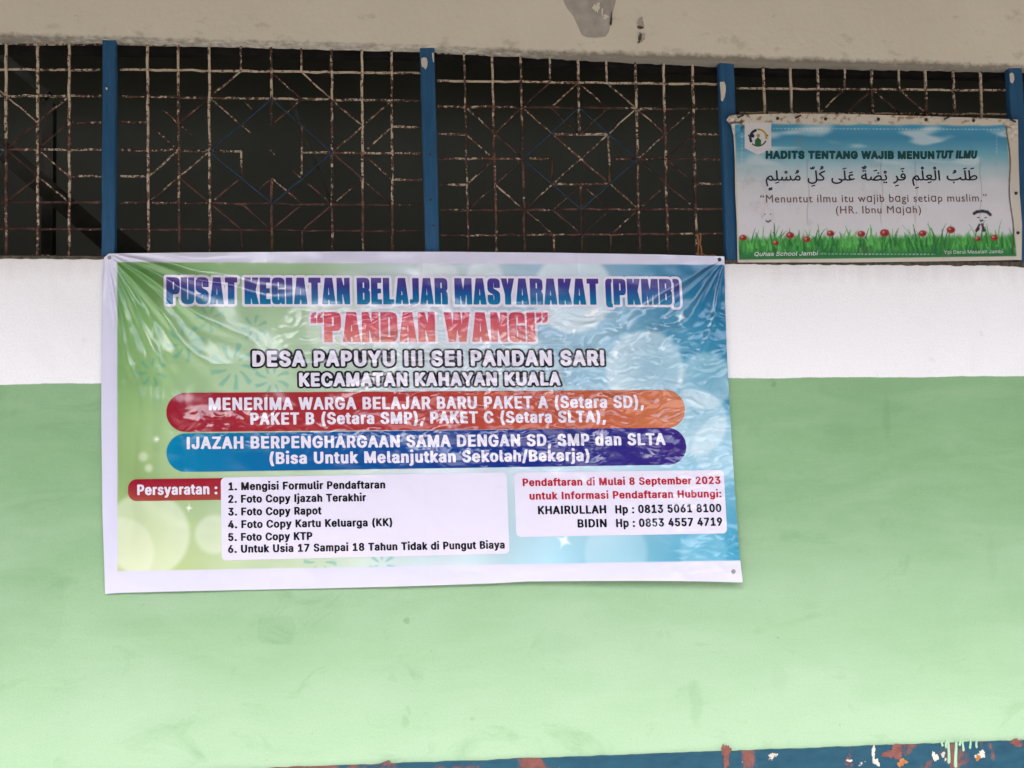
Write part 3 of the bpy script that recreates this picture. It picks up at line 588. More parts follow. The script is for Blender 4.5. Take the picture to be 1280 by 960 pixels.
    97: (389, [[160, -9, 126, -5, 94, 5, 68, 22, 48, 45, 35, 73, 30, 108, 34, 138, 43, 161, 58, 179, 78, 193, 100, 203, 125, 211, 178, 220, 234, 227, 252, 230, 265, 235, 273, 243, 276, 255, 276, 257, 273, 279, 267, 297, 256, 311, 240, 322, 220, 329, 196, 331, 171, 329, 149, 322, 132, 313, 118, 301, 107, 288, 100, 274, 41, 291, 57, 322, 79, 346, 104, 364, 133, 375, 163, 382, 194, 384, 239, 379, 263, 372, 286, 360, 306, 343, 322, 320, 333, 290, 337, 251, 337, 0, 277, 0, 277, 52, 272, 52, 252, 25, 236, 12, 215, 1, 190, -6], [170, 45, 202, 49, 228, 59, 248, 74, 263, 93, 272, 115, 276, 138, 276, 190, 259, 182, 231, 176, 200, 171, 175, 168, 134, 159, 117, 150, 103, 139, 95, 124, 92, 105, 94, 87, 102, 72, 114, 61, 130, 52, 149, 47]]),
    98: (424, [[229, -8, 198, -5, 172, 4, 153, 17, 138, 31, 118, 59, 112, 59, 112, 0, 53, 0, 53, 509, 114, 509, 114, 319, 118, 319, 137, 346, 152, 360, 171, 373, 197, 381, 229, 384, 274, 378, 313, 361, 345, 332, 370, 293, 385, 245, 390, 189, 385, 133, 370, 84, 346, 45, 313, 16, 274, -2], [220, 47, 253, 51, 279, 66, 301, 88, 316, 117, 325, 151, 328, 189, 325, 227, 316, 261, 301, 290, 280, 311, 253, 325, 220, 330, 188, 325, 161, 312, 140, 291, 125, 263, 116, 229, 113, 189, 116, 150, 125, 115, 140, 86, 162, 65, 188, 51]]),
    99: (396, [[207, -8, 159, -2, 117, 16, 82, 46, 56, 85, 40, 133, 34, 187, 40, 243, 56, 291, 82, 330, 117, 360, 159, 378, 207, 384, 234, 383, 260, 377, 284, 368, 305, 356, 324, 341, 340, 322, 353, 301, 362, 277, 303, 262, 290, 289, 270, 311, 242, 325, 207, 330, 173, 325, 145, 310, 124, 287, 108, 258, 99, 224, 96, 187, 99, 151, 108, 117, 124, 89, 145, 66, 173, 51, 207, 46, 243, 52, 271, 66, 292, 89, 304, 117, 363, 102, 354, 78, 341, 56, 325, 37, 306, 21, 285, 9, 261, -1, 235, -6]]),
    100: (424, [[195, -8, 151, -2, 111, 16, 79, 45, 55, 84, 39, 133, 34, 189, 39, 245, 55, 293, 79, 332, 112, 361, 151, 378, 196, 384, 228, 381, 253, 373, 272, 360, 287, 346, 306, 319, 311, 319, 311, 509, 372, 509, 372, 0, 313, 0, 313, 59, 307, 59, 287, 31, 272, 17, 252, 4, 227, -5], [205, 47, 236, 51, 263, 65, 284, 86, 299, 115, 309, 150, 312, 189, 309, 229, 300, 263, 284, 291, 263, 312, 237, 325, 205, 330, 172, 325, 145, 311, 124, 290, 108, 261, 99, 227, 96, 189, 99, 151, 109, 117, 124, 88, 145, 66, 172, 51]]),
    101: (404, [[212, -8, 161, -2, 117, 16, 82, 46, 56, 85, 40, 132, 34, 187, 39, 242, 55, 290, 81, 329, 115, 359, 157, 378, 205, 384, 236, 382, 266, 374, 294, 361, 319, 341, 341, 315, 357, 282, 368, 242, 371, 194, 371, 169, 75, 169, 75, 221, 338, 221, 310, 202, 307, 237, 298, 269, 283, 294, 263, 314, 237, 326, 205, 330, 173, 326, 146, 313, 125, 294, 109, 270, 99, 241, 96, 211, 96, 178, 100, 139, 110, 106, 128, 80, 151, 61, 179, 50, 212, 46, 234, 48, 254, 53, 271, 61, 285, 73, 297, 88, 306, 105, 365, 91, 353, 63, 335, 39, 311, 19, 283, 4, 249, -5]]),
    102: (254, [[228, 379, 228, 327, 6, 327, 6, 379], [81, 0, 81, 432, 84, 461, 96, 486, 113, 505, 135, 519, 161, 527, 187, 530, 222, 527, 243, 521, 227, 468, 215, 472, 195, 474, 171, 470, 154, 460, 145, 443, 142, 419, 142, 0]]),
    103: (425, [[207, -151, 168, -148, 134, -140, 105, -127, 82, -110, 64, -91, 51, -69, 101, -41, 122, -66, 136, -78, 154, -88, 178, -95, 207, -97, 249, -92, 282, -75, 304, -47, 311, -6, 311, 68, 306, 68, 287, 41, 272, 28, 252, 16, 227, 8, 195, 5, 152, 10, 113, 27, 80, 53, 55, 90, 39, 136, 34, 191, 39, 246, 55, 293, 80, 332, 112, 361, 152, 378, 196, 384, 228, 382, 253, 373, 273, 360, 288, 346, 308, 319, 313, 319, 313, 379, 372, 379, 372, -9, 367, -54, 350, -90, 324, -117, 291, -136, 251, -147], [205, 59, 237, 63, 264, 75, 285, 95, 300, 121, 309, 154, 312, 193, 309, 231, 300, 264, 285, 291, 264, 312, 237, 325, 205, 330, 172, 325, 145, 312, 124, 290, 109, 262, 99, 229, 96, 193, 99, 155, 109, 123, 124, 96, 145, 76, 172, 63]]),
    104: (410, [[114, 227, 114, 0, 53, 0, 53, 509, 114, 509, 114, 287, 102, 287, 124, 332, 152, 362, 187, 379, 227, 384, 264, 380, 295, 369, 321, 349, 341, 321, 353, 285, 357, 240, 357, 0, 296, 0, 296, 235, 290, 275, 273, 304, 246, 323, 210, 329, 184, 326, 161, 317, 141, 303, 126, 283, 117, 257]]),
    105: (167, [[53, 0, 53, 379, 114, 379, 114, 0], [84, 443, 67, 446, 54, 455, 44, 468, 41, 483, 44, 499, 54, 512, 67, 521, 84, 524, 100, 521, 114, 512, 123, 499, 126, 483, 123, 468, 114, 455, 100, 446]]),
    106: (167, [[53, 379, 114, 379, 114, -30, 111, -63, 102, -90, 86, -113, 65, -129, 37, -139, 4, -143, -10, -143, -10, -87, 2, -87, 25, -83, 40, -72, 50, -54, 53, -29], [83, 443, 67, 446, 53, 455, 44, 468, 41, 483, 44, 499, 53, 512, 67, 521, 83, 524, 100, 521, 114, 512, 123, 499, 126, 483, 123, 468, 114, 455, 100, 446]]),
    107: (381, [[110, 137, 110, 212, 121, 212, 284, 379, 360, 379, 184, 199, 177, 199], [53, 0, 53, 509, 114, 509, 114, 0], [294, 0, 148, 186, 191, 229, 372, 0]]),
    108: (189, [[139, -2, 101, 3, 74, 20, 58, 47, 53, 84, 53, 509, 114, 509, 114, 99, 115, 77, 120, 62, 130, 54, 146, 52, 160, 53, 170, 54, 181, 3, 162, -1]]),
    109: (610, [[53, 0, 53, 379, 112, 379, 112, 295, 108, 295, 118, 323, 132, 346, 151, 363, 172, 376, 195, 384, 219, 386, 257, 380, 287, 361, 309, 331, 321, 295, 312, 295, 322, 321, 337, 343, 357, 361, 381, 375, 407, 383, 437, 386, 468, 383, 497, 372, 522, 354, 541, 328, 553, 296, 557, 255, 557, 0, 496, 0, 496, 254, 490, 289, 473, 313, 447, 326, 419, 330, 395, 328, 374, 320, 358, 307, 345, 290, 338, 270, 335, 247, 335, 0, 274, 0, 274, 260, 269, 288, 253, 311, 229, 326, 199, 330, 178, 328, 158, 320, 140, 307, 126, 289, 117, 266, 114, 238, 114, 0]]),
    110: (410, [[114, 227, 114, 0, 53, 0, 53, 379, 112, 379, 112, 287, 102, 287, 124, 332, 152, 362, 187, 379, 227, 384, 264, 380, 295, 369, 321, 349, 341, 321, 353, 285, 357, 240, 357, 0, 296, 0, 296, 235, 290, 275, 273, 304, 246, 323, 210, 329, 184, 326, 161, 317, 141, 303, 126, 283, 117, 257]]),
    111: (415, [[207, -8, 159, -2, 117, 16, 82, 46, 56, 85, 40, 133, 34, 187, 40, 243, 56, 291, 82, 330, 117, 360, 159, 378, 207, 384, 256, 378, 299, 360, 333, 330, 359, 291, 376, 243, 381, 187, 376, 133, 359, 85, 333, 46, 299, 16, 256, -2], [207, 46, 242, 51, 270, 66, 292, 89, 307, 117, 316, 151, 319, 187, 316, 224, 307, 258, 292, 287, 270, 310, 242, 325, 207, 330, 173, 325, 145, 310, 124, 287, 108, 258, 99, 224, 96, 187, 99, 151, 108, 117, 124, 89, 145, 66, 173, 51]]),
    112: (424, [[53, -143, 53, 379, 112, 379, 112, 319, 118, 319, 137, 346, 152, 360, 171, 373, 197, 381, 229, 384, 274, 378, 313, 361, 345, 332, 370, 293, 385, 245, 390, 189, 385, 133, 370, 84, 346, 45, 313, 16, 274, -2, 229, -8, 198, -5, 173, 4, 153, 17, 138, 31, 118, 59, 114, 59, 114, -143], [220, 47, 253, 51, 279, 66, 301, 88, 316, 117, 325, 151, 328, 189, 325, 227, 316, 261, 301, 290, 280, 311, 253, 325, 220, 330, 188, 325, 161, 312, 140, 291, 125, 263, 116, 229, 113, 189, 116, 150, 125, 115, 140, 86, 162, 65, 188, 51]]),
    114: (259, [[53, 0, 53, 379, 112, 379, 112, 321, 115, 321, 130, 347, 152, 367, 181, 380, 213, 385, 229, 384, 243, 384, 243, 322, 230, 324, 207, 326, 182, 323, 159, 315, 140, 301, 126, 284, 117, 262, 114, 237, 114, 0]]),
    115: (365, [[182, -8, 145, -5, 112, 3, 84, 18, 62, 38, 45, 63, 36, 94, 94, 107, 105, 79, 124, 60, 150, 49, 181, 45, 217, 50, 244, 62, 262, 81, 268, 103, 265, 121, 254, 136, 237, 147, 212, 155, 149, 170, 104, 186, 72, 208, 53, 237, 47, 274, 51, 305, 65, 332, 87, 354, 115, 370, 149, 381, 187, 384, 223, 381, 254, 372, 279, 358, 299, 339, 314, 316, 324, 290, 268, 277, 258, 298, 243, 316, 219, 328, 187, 333, 156, 329, 131, 317, 114, 299, 109, 277, 112, 258, 124, 243, 144, 232, 172, 223, 229, 209, 275, 194, 306, 171, 325, 142, 331, 107, 326, 75, 312, 47, 290, 24, 260, 6, 223, -5]]),
    116: (227, [[204, 379, 204, 327, 6, 327, 6, 379], [65, 471, 126, 471, 126, 98, 128, 76, 136, 61, 150, 53, 170, 50, 185, 51, 202, 54, 213, 2, 192, -3, 168, -4, 125, 2, 92, 21, 72, 52, 65, 93]]),
    117: (410, [[182, -5, 146, -1, 115, 11, 89, 31, 69, 59, 57, 95, 53, 139, 53, 379, 114, 379, 114, 144, 119, 105, 137, 75, 164, 56, 200, 50, 226, 53, 249, 62, 268, 77, 283, 97, 293, 122, 296, 153, 296, 379, 357, 379, 357, 0, 298, 0, 298, 92, 307, 92, 286, 47, 257, 17, 222, 0]]),
    119: (567, [[138, 0, 23, 379, 87, 379, 133, 214, 154, 137, 175, 41, 165, 41, 186, 135, 206, 214, 252, 379, 316, 379, 362, 214, 382, 136, 402, 41, 391, 41, 413, 135, 434, 214, 480, 379, 545, 379, 429, 0, 368, 0, 319, 172, 305, 225, 291, 280, 277, 338, 291, 338, 277, 280, 263, 225, 248, 172, 199, 0]]),
    121: (389, [[47, -139, 61, -86, 71, -87, 88, -90, 104, -89, 118, -84, 130, -74, 141, -58, 151, -36, 163, -1, 17, 379, 84, 379, 165, 155, 187, 87, 206, 21, 184, 21, 202, 87, 224, 155, 305, 379, 371, 379, 204, -58, 191, -85, 177, -107, 159, -124, 139, -136, 117, -143, 91, -145, 65, -143]]),
    122: (380, [[42, 0, 42, 46, 254, 320, 254, 323, 48, 323, 48, 379, 333, 379, 333, 331, 126, 60, 126, 56, 339, 56, 339, 0]]),
    593: (425, [[195, -8, 151, -2, 112, 16, 79, 45, 55, 84, 39, 133, 34, 189, 39, 245, 55, 293, 80, 332, 112, 361, 152, 378, 196, 384, 228, 382, 253, 373, 273, 360, 287, 346, 307, 319, 311, 319, 311, 379, 372, 379, 372, 0, 311, 0, 311, 59, 307, 59, 287, 31, 272, 16, 252, 4, 227, -5], [205, 47, 237, 51, 264, 65, 285, 86, 300, 115, 309, 150, 312, 189, 309, 229, 300, 263, 285, 291, 264, 312, 237, 325, 205, 330, 172, 325, 145, 312, 124, 290, 109, 262, 99, 228, 96, 189, 99, 151, 109, 117, 124, 88, 145, 66, 172, 51]]),
    8220: (300, [[52, 318, 104, 509, 151, 509, 121, 318], [175, 318, 228, 509, 274, 509, 244, 318]]),
    8221: (300, [[52, 318, 82, 509, 151, 509, 98, 318], [175, 318, 205, 509, 274, 509, 222, 318]]),
}
HAND_LETTERS = {
    32: (278, []),
    40: (323, [[167, 232, 176, 362, 203, 482, 248, 593, 311, 694, 258, 694, 192, 617, 138, 529, 98, 433, 73, 333, 64, 232, 73, 131, 98, 31, 138, -65, 192, -153, 258, -230, 311, -230, 248, -129, 203, -18, 176, 102]]),
    41: (323, [[156, 232, 147, 102, 120, -19, 75, -129, 12, -230, 65, -230, 131, -153, 185, -65, 225, 31, 250, 131, 259, 232, 250, 333, 225, 433, 185, 529, 131, 617, 65, 694, 12, 694, 75, 593, 120, 483, 147, 362]]),
    46: (219, [[109, 111, 79, 103, 57, 81, 49, 51, 57, 21, 79, -1, 109, -9, 139, -1, 161, 21, 169, 51, 161, 81, 139, 103]]),
    72: (729, [[653, 682, 555, 682, 555, 385, 173, 385, 173, 682, 75, 682, 75, 0, 173, 0, 173, 297, 555, 297, 555, 0, 653, 0]]),
    73: (250, [[174, 682, 76, 682, 76, 0, 174, 0]]),
    74: (250, [[174, 682, 76, 682, 76, 21, 74, -36, 66, -80, 48, -112, 15, -131, -37, -137, -62, -137, -44, -228, -14, -230, 47, -222, 96, -201, 131, -167, 156, -122, 170, -69, 174, -8]]),
    77: (781, [[709, 682, 618, 682, 391, 402, 165, 682, 73, 682, 73, 0, 171, 0, 171, 531, 173, 531, 383, 267, 399, 267, 609, 531, 611, 531, 611, 0, 709, 0]]),
    81: (823, [[496, 0, 574, 25, 643, 65, 700, 120, 743, 185, 770, 259, 780, 339, 768, 435, 732, 519, 677, 590, 605, 644, 518, 679, 421, 691, 316, 679, 225, 646, 150, 593, 93, 523, 58, 438, 45, 341, 54, 259, 82, 184, 125, 119, 182, 65, 251, 25, 331, 0, 405, -50, 485, -92, 571, -123, 666, -139, 754, -52, 751, -49, 682, -56, 601, -40, 496, -1, 496, 1], [417, 601, 489, 592, 552, 566, 605, 525, 645, 472, 670, 409, 679, 338, 670, 271, 645, 210, 606, 157, 554, 117, 491, 90, 419, 81, 336, 91, 267, 117, 214, 159, 176, 212, 154, 273, 146, 340, 152, 395, 171, 453, 205, 509, 256, 556, 326, 589]]),
    82: (604, [[77, 682, 77, 0, 175, 0, 175, 296, 216, 296, 253, 291, 292, 271, 338, 223, 397, 140, 487, 0, 604, 0, 551, 74, 511, 135, 462, 213, 414, 276, 359, 324, 408, 351, 443, 389, 465, 436, 473, 491, 463, 556, 434, 609, 387, 649, 325, 673, 249, 682], [175, 598, 238, 598, 299, 591, 340, 570, 364, 538, 372, 495, 369, 462, 356, 431, 331, 407, 292, 390, 238, 384, 175, 384]]),
    83: (458, [[399, 643, 350, 670, 299, 686, 247, 691, 177, 683, 120, 659, 77, 621, 50, 571, 40, 509, 62, 428, 116, 368, 188, 320, 259, 275, 313, 226, 335, 165, 328, 136, 308, 108, 273, 87, 224, 79, 159, 90, 98, 124, 44, 178, 44, 54, 102, 19, 165, -2, 235, -9, 297, 0, 350, 25, 390, 65, 417, 116, 426, 176, 404, 268, 350, 333, 279, 381, 207, 422, 153, 466, 131, 522, 139, 555, 161, 581, 196, 597, 239, 603, 288, 597, 342, 575, 399, 532]]),
    97: (427, [[411, 80, 383, 62, 364, 56, 351, 61, 347, 79, 347, 310, 339, 365, 316, 406, 281, 435, 236, 452, 184, 458, 124, 451, 75, 431, 35, 397, 35, 300, 80, 342, 128, 366, 177, 374, 212, 370, 238, 356, 253, 331, 258, 295, 258, 271, 179, 243, 135, 227, 94, 207, 59, 182, 35, 147, 26, 101, 34, 59, 56, 24, 91, 0, 136, -9, 197, 2, 257, 37, 270, 11, 292, -4, 325, -9, 363, -2, 411, 26], [258, 91, 221, 64, 180, 54, 147, 62, 124, 84, 116, 117, 128, 152, 159, 180, 204, 202, 258, 222]]),
    98: (500, [[148, 682, 59, 682, 59, 25, 137, 0, 226, -9, 296, -2, 355, 20, 402, 56, 437, 103, 459, 163, 466, 234, 457, 307, 430, 369, 389, 416, 335, 447, 272, 458, 208, 448, 148, 417], [148, 332, 199, 368, 250, 378, 301, 367, 341, 335, 366, 286, 375, 221, 365, 162, 337, 116, 293, 86, 238, 75, 193, 79, 148, 89]]),
    99: (438, [[393, 427, 331, 450, 263, 458, 199, 450, 145, 428, 101, 393, 68, 345, 48, 285, 41, 216, 52, 142, 83, 80, 131, 32, 194, 2, 269, -9, 342, -1, 403, 17, 403, 105, 341, 83, 284, 75, 233, 82, 191, 101, 159, 131, 139, 173, 132, 224, 142, 286, 170, 334, 213, 365, 269, 376, 326, 367, 393, 332]]),
    101: (479, [[438, 130, 386, 101, 334, 82, 281, 76, 223, 85, 179, 110, 147, 152, 130, 211, 446, 211, 440, 287, 422, 349, 393, 397, 354, 431, 307, 451, 251, 458, 182, 447, 124, 417, 79, 369, 51, 306, 41, 230, 47, 169, 66, 113, 98, 64, 140, 25, 194, 0, 259, -9, 327, -3, 384, 14, 438, 44], [132, 270, 146, 317, 171, 352, 207, 374, 253, 381, 296, 373, 328, 351, 349, 316, 358, 270]]),
    103: (427, [[421, 449, 236, 449, 169, 442, 115, 422, 74, 390, 49, 347, 40, 294, 46, 248, 64, 210, 95, 178, 139, 153, 139, 151, 101, 136, 77, 114, 68, 87, 79, 58, 113, 30, 62, 12, 27, -14, 7, -49, 0, -94, 10, -138, 38, -176, 82, -205, 139, -223, 207, -230, 280, -224, 339, -205, 383, -176, 410, -136, 419, -87, 412, -46, 390, -10, 350, 18, 289, 38, 213, 55, 168, 74, 152, 96, 172, 123, 221, 134, 280, 148, 334, 181, 363, 226, 376, 282, 372, 317, 357, 347, 329, 380, 421, 380], [296, 293, 285, 249, 255, 220, 210, 209, 173, 215, 145, 232, 126, 258, 120, 291, 132, 332, 164, 361, 209, 372, 252, 361, 284, 333], [333, -94, 325, -121, 300, -142, 261, -155, 209, -159, 155, -155, 116, -141, 92, -120, 84, -90, 97, -55, 133, -31, 186, -22, 232, -25, 280, -37, 318, -59]]),
    104: (500, [[150, 682, 61, 682, 61, 0, 150, 0, 150, 322, 189, 360, 225, 381, 262, 387, 299, 379, 326, 357, 344, 323, 350, 278, 350, 0, 439, 0, 439, 275, 432, 341, 410, 393, 378, 429, 336, 451, 286, 458, 237, 450, 191, 427, 152, 390, 150, 390]]),
    105: (219, [[154, 449, 65, 449, 65, 0, 154, 0], [163, 585, 156, 612, 137, 631, 110, 638, 83, 631, 64, 612, 57, 585, 64, 558, 83, 539, 110, 532, 137, 539, 156, 558]]),
    106: (219, [[150, 449, 61, 449, 61, -66, 52, -110, 29, -143, -6, -164, 61, -230, 100, -203, 128, -169, 144, -122, 150, -59], [159, 585, 152, 612, 133, 631, 106, 638, 79, 631, 60, 612, 53, 585, 60, 558, 79, 539, 106, 532, 133, 539, 152, 558]]),
    108: (219, [[154, 682, 65, 682, 65, 0, 154, 0]]),
    109: (771, [[59, 449, 59, 0, 148, 0, 148, 326, 183, 360, 219, 378, 260, 383, 291, 377, 317, 358, 335, 326, 341, 279, 341, 0, 430, 0, 430, 326, 481, 367, 530, 383, 566, 376, 596, 356, 616, 323, 623, 278, 623, 0, 712, 0, 712, 282, 705, 341, 686, 390, 655, 427, 613, 450, 563, 458, 504, 447, 455, 418, 413, 377, 378, 422, 332, 449, 279, 458, 237, 451, 193, 428, 148, 390, 148, 449]]),
    110: (500, [[150, 449, 61, 449, 61, 0, 150, 0, 150, 322, 189, 360, 225, 381, 262, 387, 299, 379, 326, 357, 344, 323, 350, 278, 350, 0, 439, 0, 439, 277, 431, 343, 410, 394, 377, 430, 335, 451, 286, 458, 237, 450, 191, 427, 152, 390, 150, 390]]),
    111: (552, [[273, 458, 197, 447, 132, 415, 81, 365, 48, 302, 36, 229, 47, 151, 80, 86, 130, 35, 195, 3, 273, -9, 341, -1, 400, 21, 449, 57, 485, 104, 508, 162, 516, 229, 504, 304, 471, 367, 419, 416, 352, 447], [272, 378, 333, 367, 382, 336, 414, 288, 425, 228, 418, 174, 398, 131, 366, 98, 324, 78, 272, 71, 224, 78, 184, 99, 153, 132, 134, 176, 127, 229, 138, 289, 168, 336, 214, 367]]),
    112: (500, [[146, 11, 193, -4, 236, -9, 311, 2, 374, 33, 422, 82, 453, 145, 464, 221, 457, 289, 435, 346, 399, 391, 349, 423, 287, 442, 211, 449, 57, 449, 57, -230, 146, -230], [146, 369, 227, 369, 279, 363, 320, 344, 350, 314, 367, 273, 373, 222, 362, 162, 333, 114, 287, 82, 230, 71, 188, 76, 146, 91]]),
    115: (385, [[324, 421, 256, 449, 192, 458, 131, 450, 84, 426, 54, 387, 44, 336, 66, 273, 118, 226, 180, 188, 232, 155, 254, 120, 245, 93, 221, 76, 188, 69, 123, 84, 41, 128, 41, 32, 120, 0, 197, -9, 256, 1, 303, 27, 334, 69, 345, 123, 335, 165, 303, 205, 244, 249, 160, 304, 135, 339, 142, 360, 163, 375, 194, 380, 253, 369, 324, 333]]),
    116: (333, [[167, 542, 0, 379, 0, 369, 78, 369, 78, 132, 84, 86, 101, 47, 131, 17, 172, -2, 224, -9, 277, 0, 332, 21, 332, 104, 280, 79, 231, 71, 210, 74, 189, 85, 173, 106, 167, 139, 167, 369, 309, 369, 309, 449, 167, 449]]),
    117: (500, [[437, 0, 437, 449, 348, 449, 348, 128, 316, 93, 280, 72, 241, 65, 201, 72, 172, 91, 155, 122, 149, 164, 149, 449, 60, 449, 60, 170, 67, 108, 88, 58, 121, 21, 164, -1, 215, -9, 261, -1, 307, 22, 348, 57, 348, 0]]),
    119: (719, [[393, 449, 327, 449, 213, 177, 95, 449, 0, 449, 200, -9, 228, -9, 360, 305, 493, -9, 521, -9, 719, 449, 624, 449, 507, 177]]),
    593: (607, [[279, -12, 215, -3, 160, 23, 114, 65, 79, 121, 56, 190, 49, 270, 56, 350, 79, 418, 114, 474, 161, 516, 217, 541, 280, 550, 326, 546, 363, 534, 391, 516, 412, 495, 438, 457, 445, 457, 445, 542, 532, 542, 532, 0, 445, 0, 445, 84, 438, 84, 411, 45, 389, 23, 361, 5, 324, -8], [293, 67, 339, 74, 377, 93, 407, 124, 429, 165, 443, 214, 447, 271, 443, 327, 430, 376, 408, 416, 378, 447, 339, 466, 293, 472, 246, 465, 208, 446, 177, 414, 156, 374, 142, 326, 138, 271, 142, 216, 156, 167, 177, 126, 208, 94, 247, 74]]),
    8220: (427, [[373, 691, 324, 668, 288, 634, 266, 590, 259, 538, 267, 491, 290, 458, 326, 445, 357, 452, 378, 472, 386, 506, 379, 535, 361, 555, 333, 565, 333, 603, 344, 638, 373, 672], [155, 691, 106, 668, 70, 634, 48, 590, 41, 538, 49, 491, 72, 458, 108, 445, 139, 452, 160, 472, 168, 506, 161, 535, 143, 555, 115, 565, 115, 603, 126, 638, 155, 672]]),
    8221: (427, [[272, 445, 321, 468, 357, 502, 379, 546, 386, 598, 378, 645, 355, 678, 319, 691, 288, 684, 267, 664, 259, 630, 266, 601, 284, 581, 312, 571, 312, 533, 301, 498, 272, 464], [54, 445, 103, 468, 139, 502, 161, 546, 168, 598, 160, 645, 137, 678, 101, 691, 70, 684, 49, 664, 41, 630, 48, 601, 66, 581, 94, 571, 94, 533, 83, 498, 54, 464]]),
}
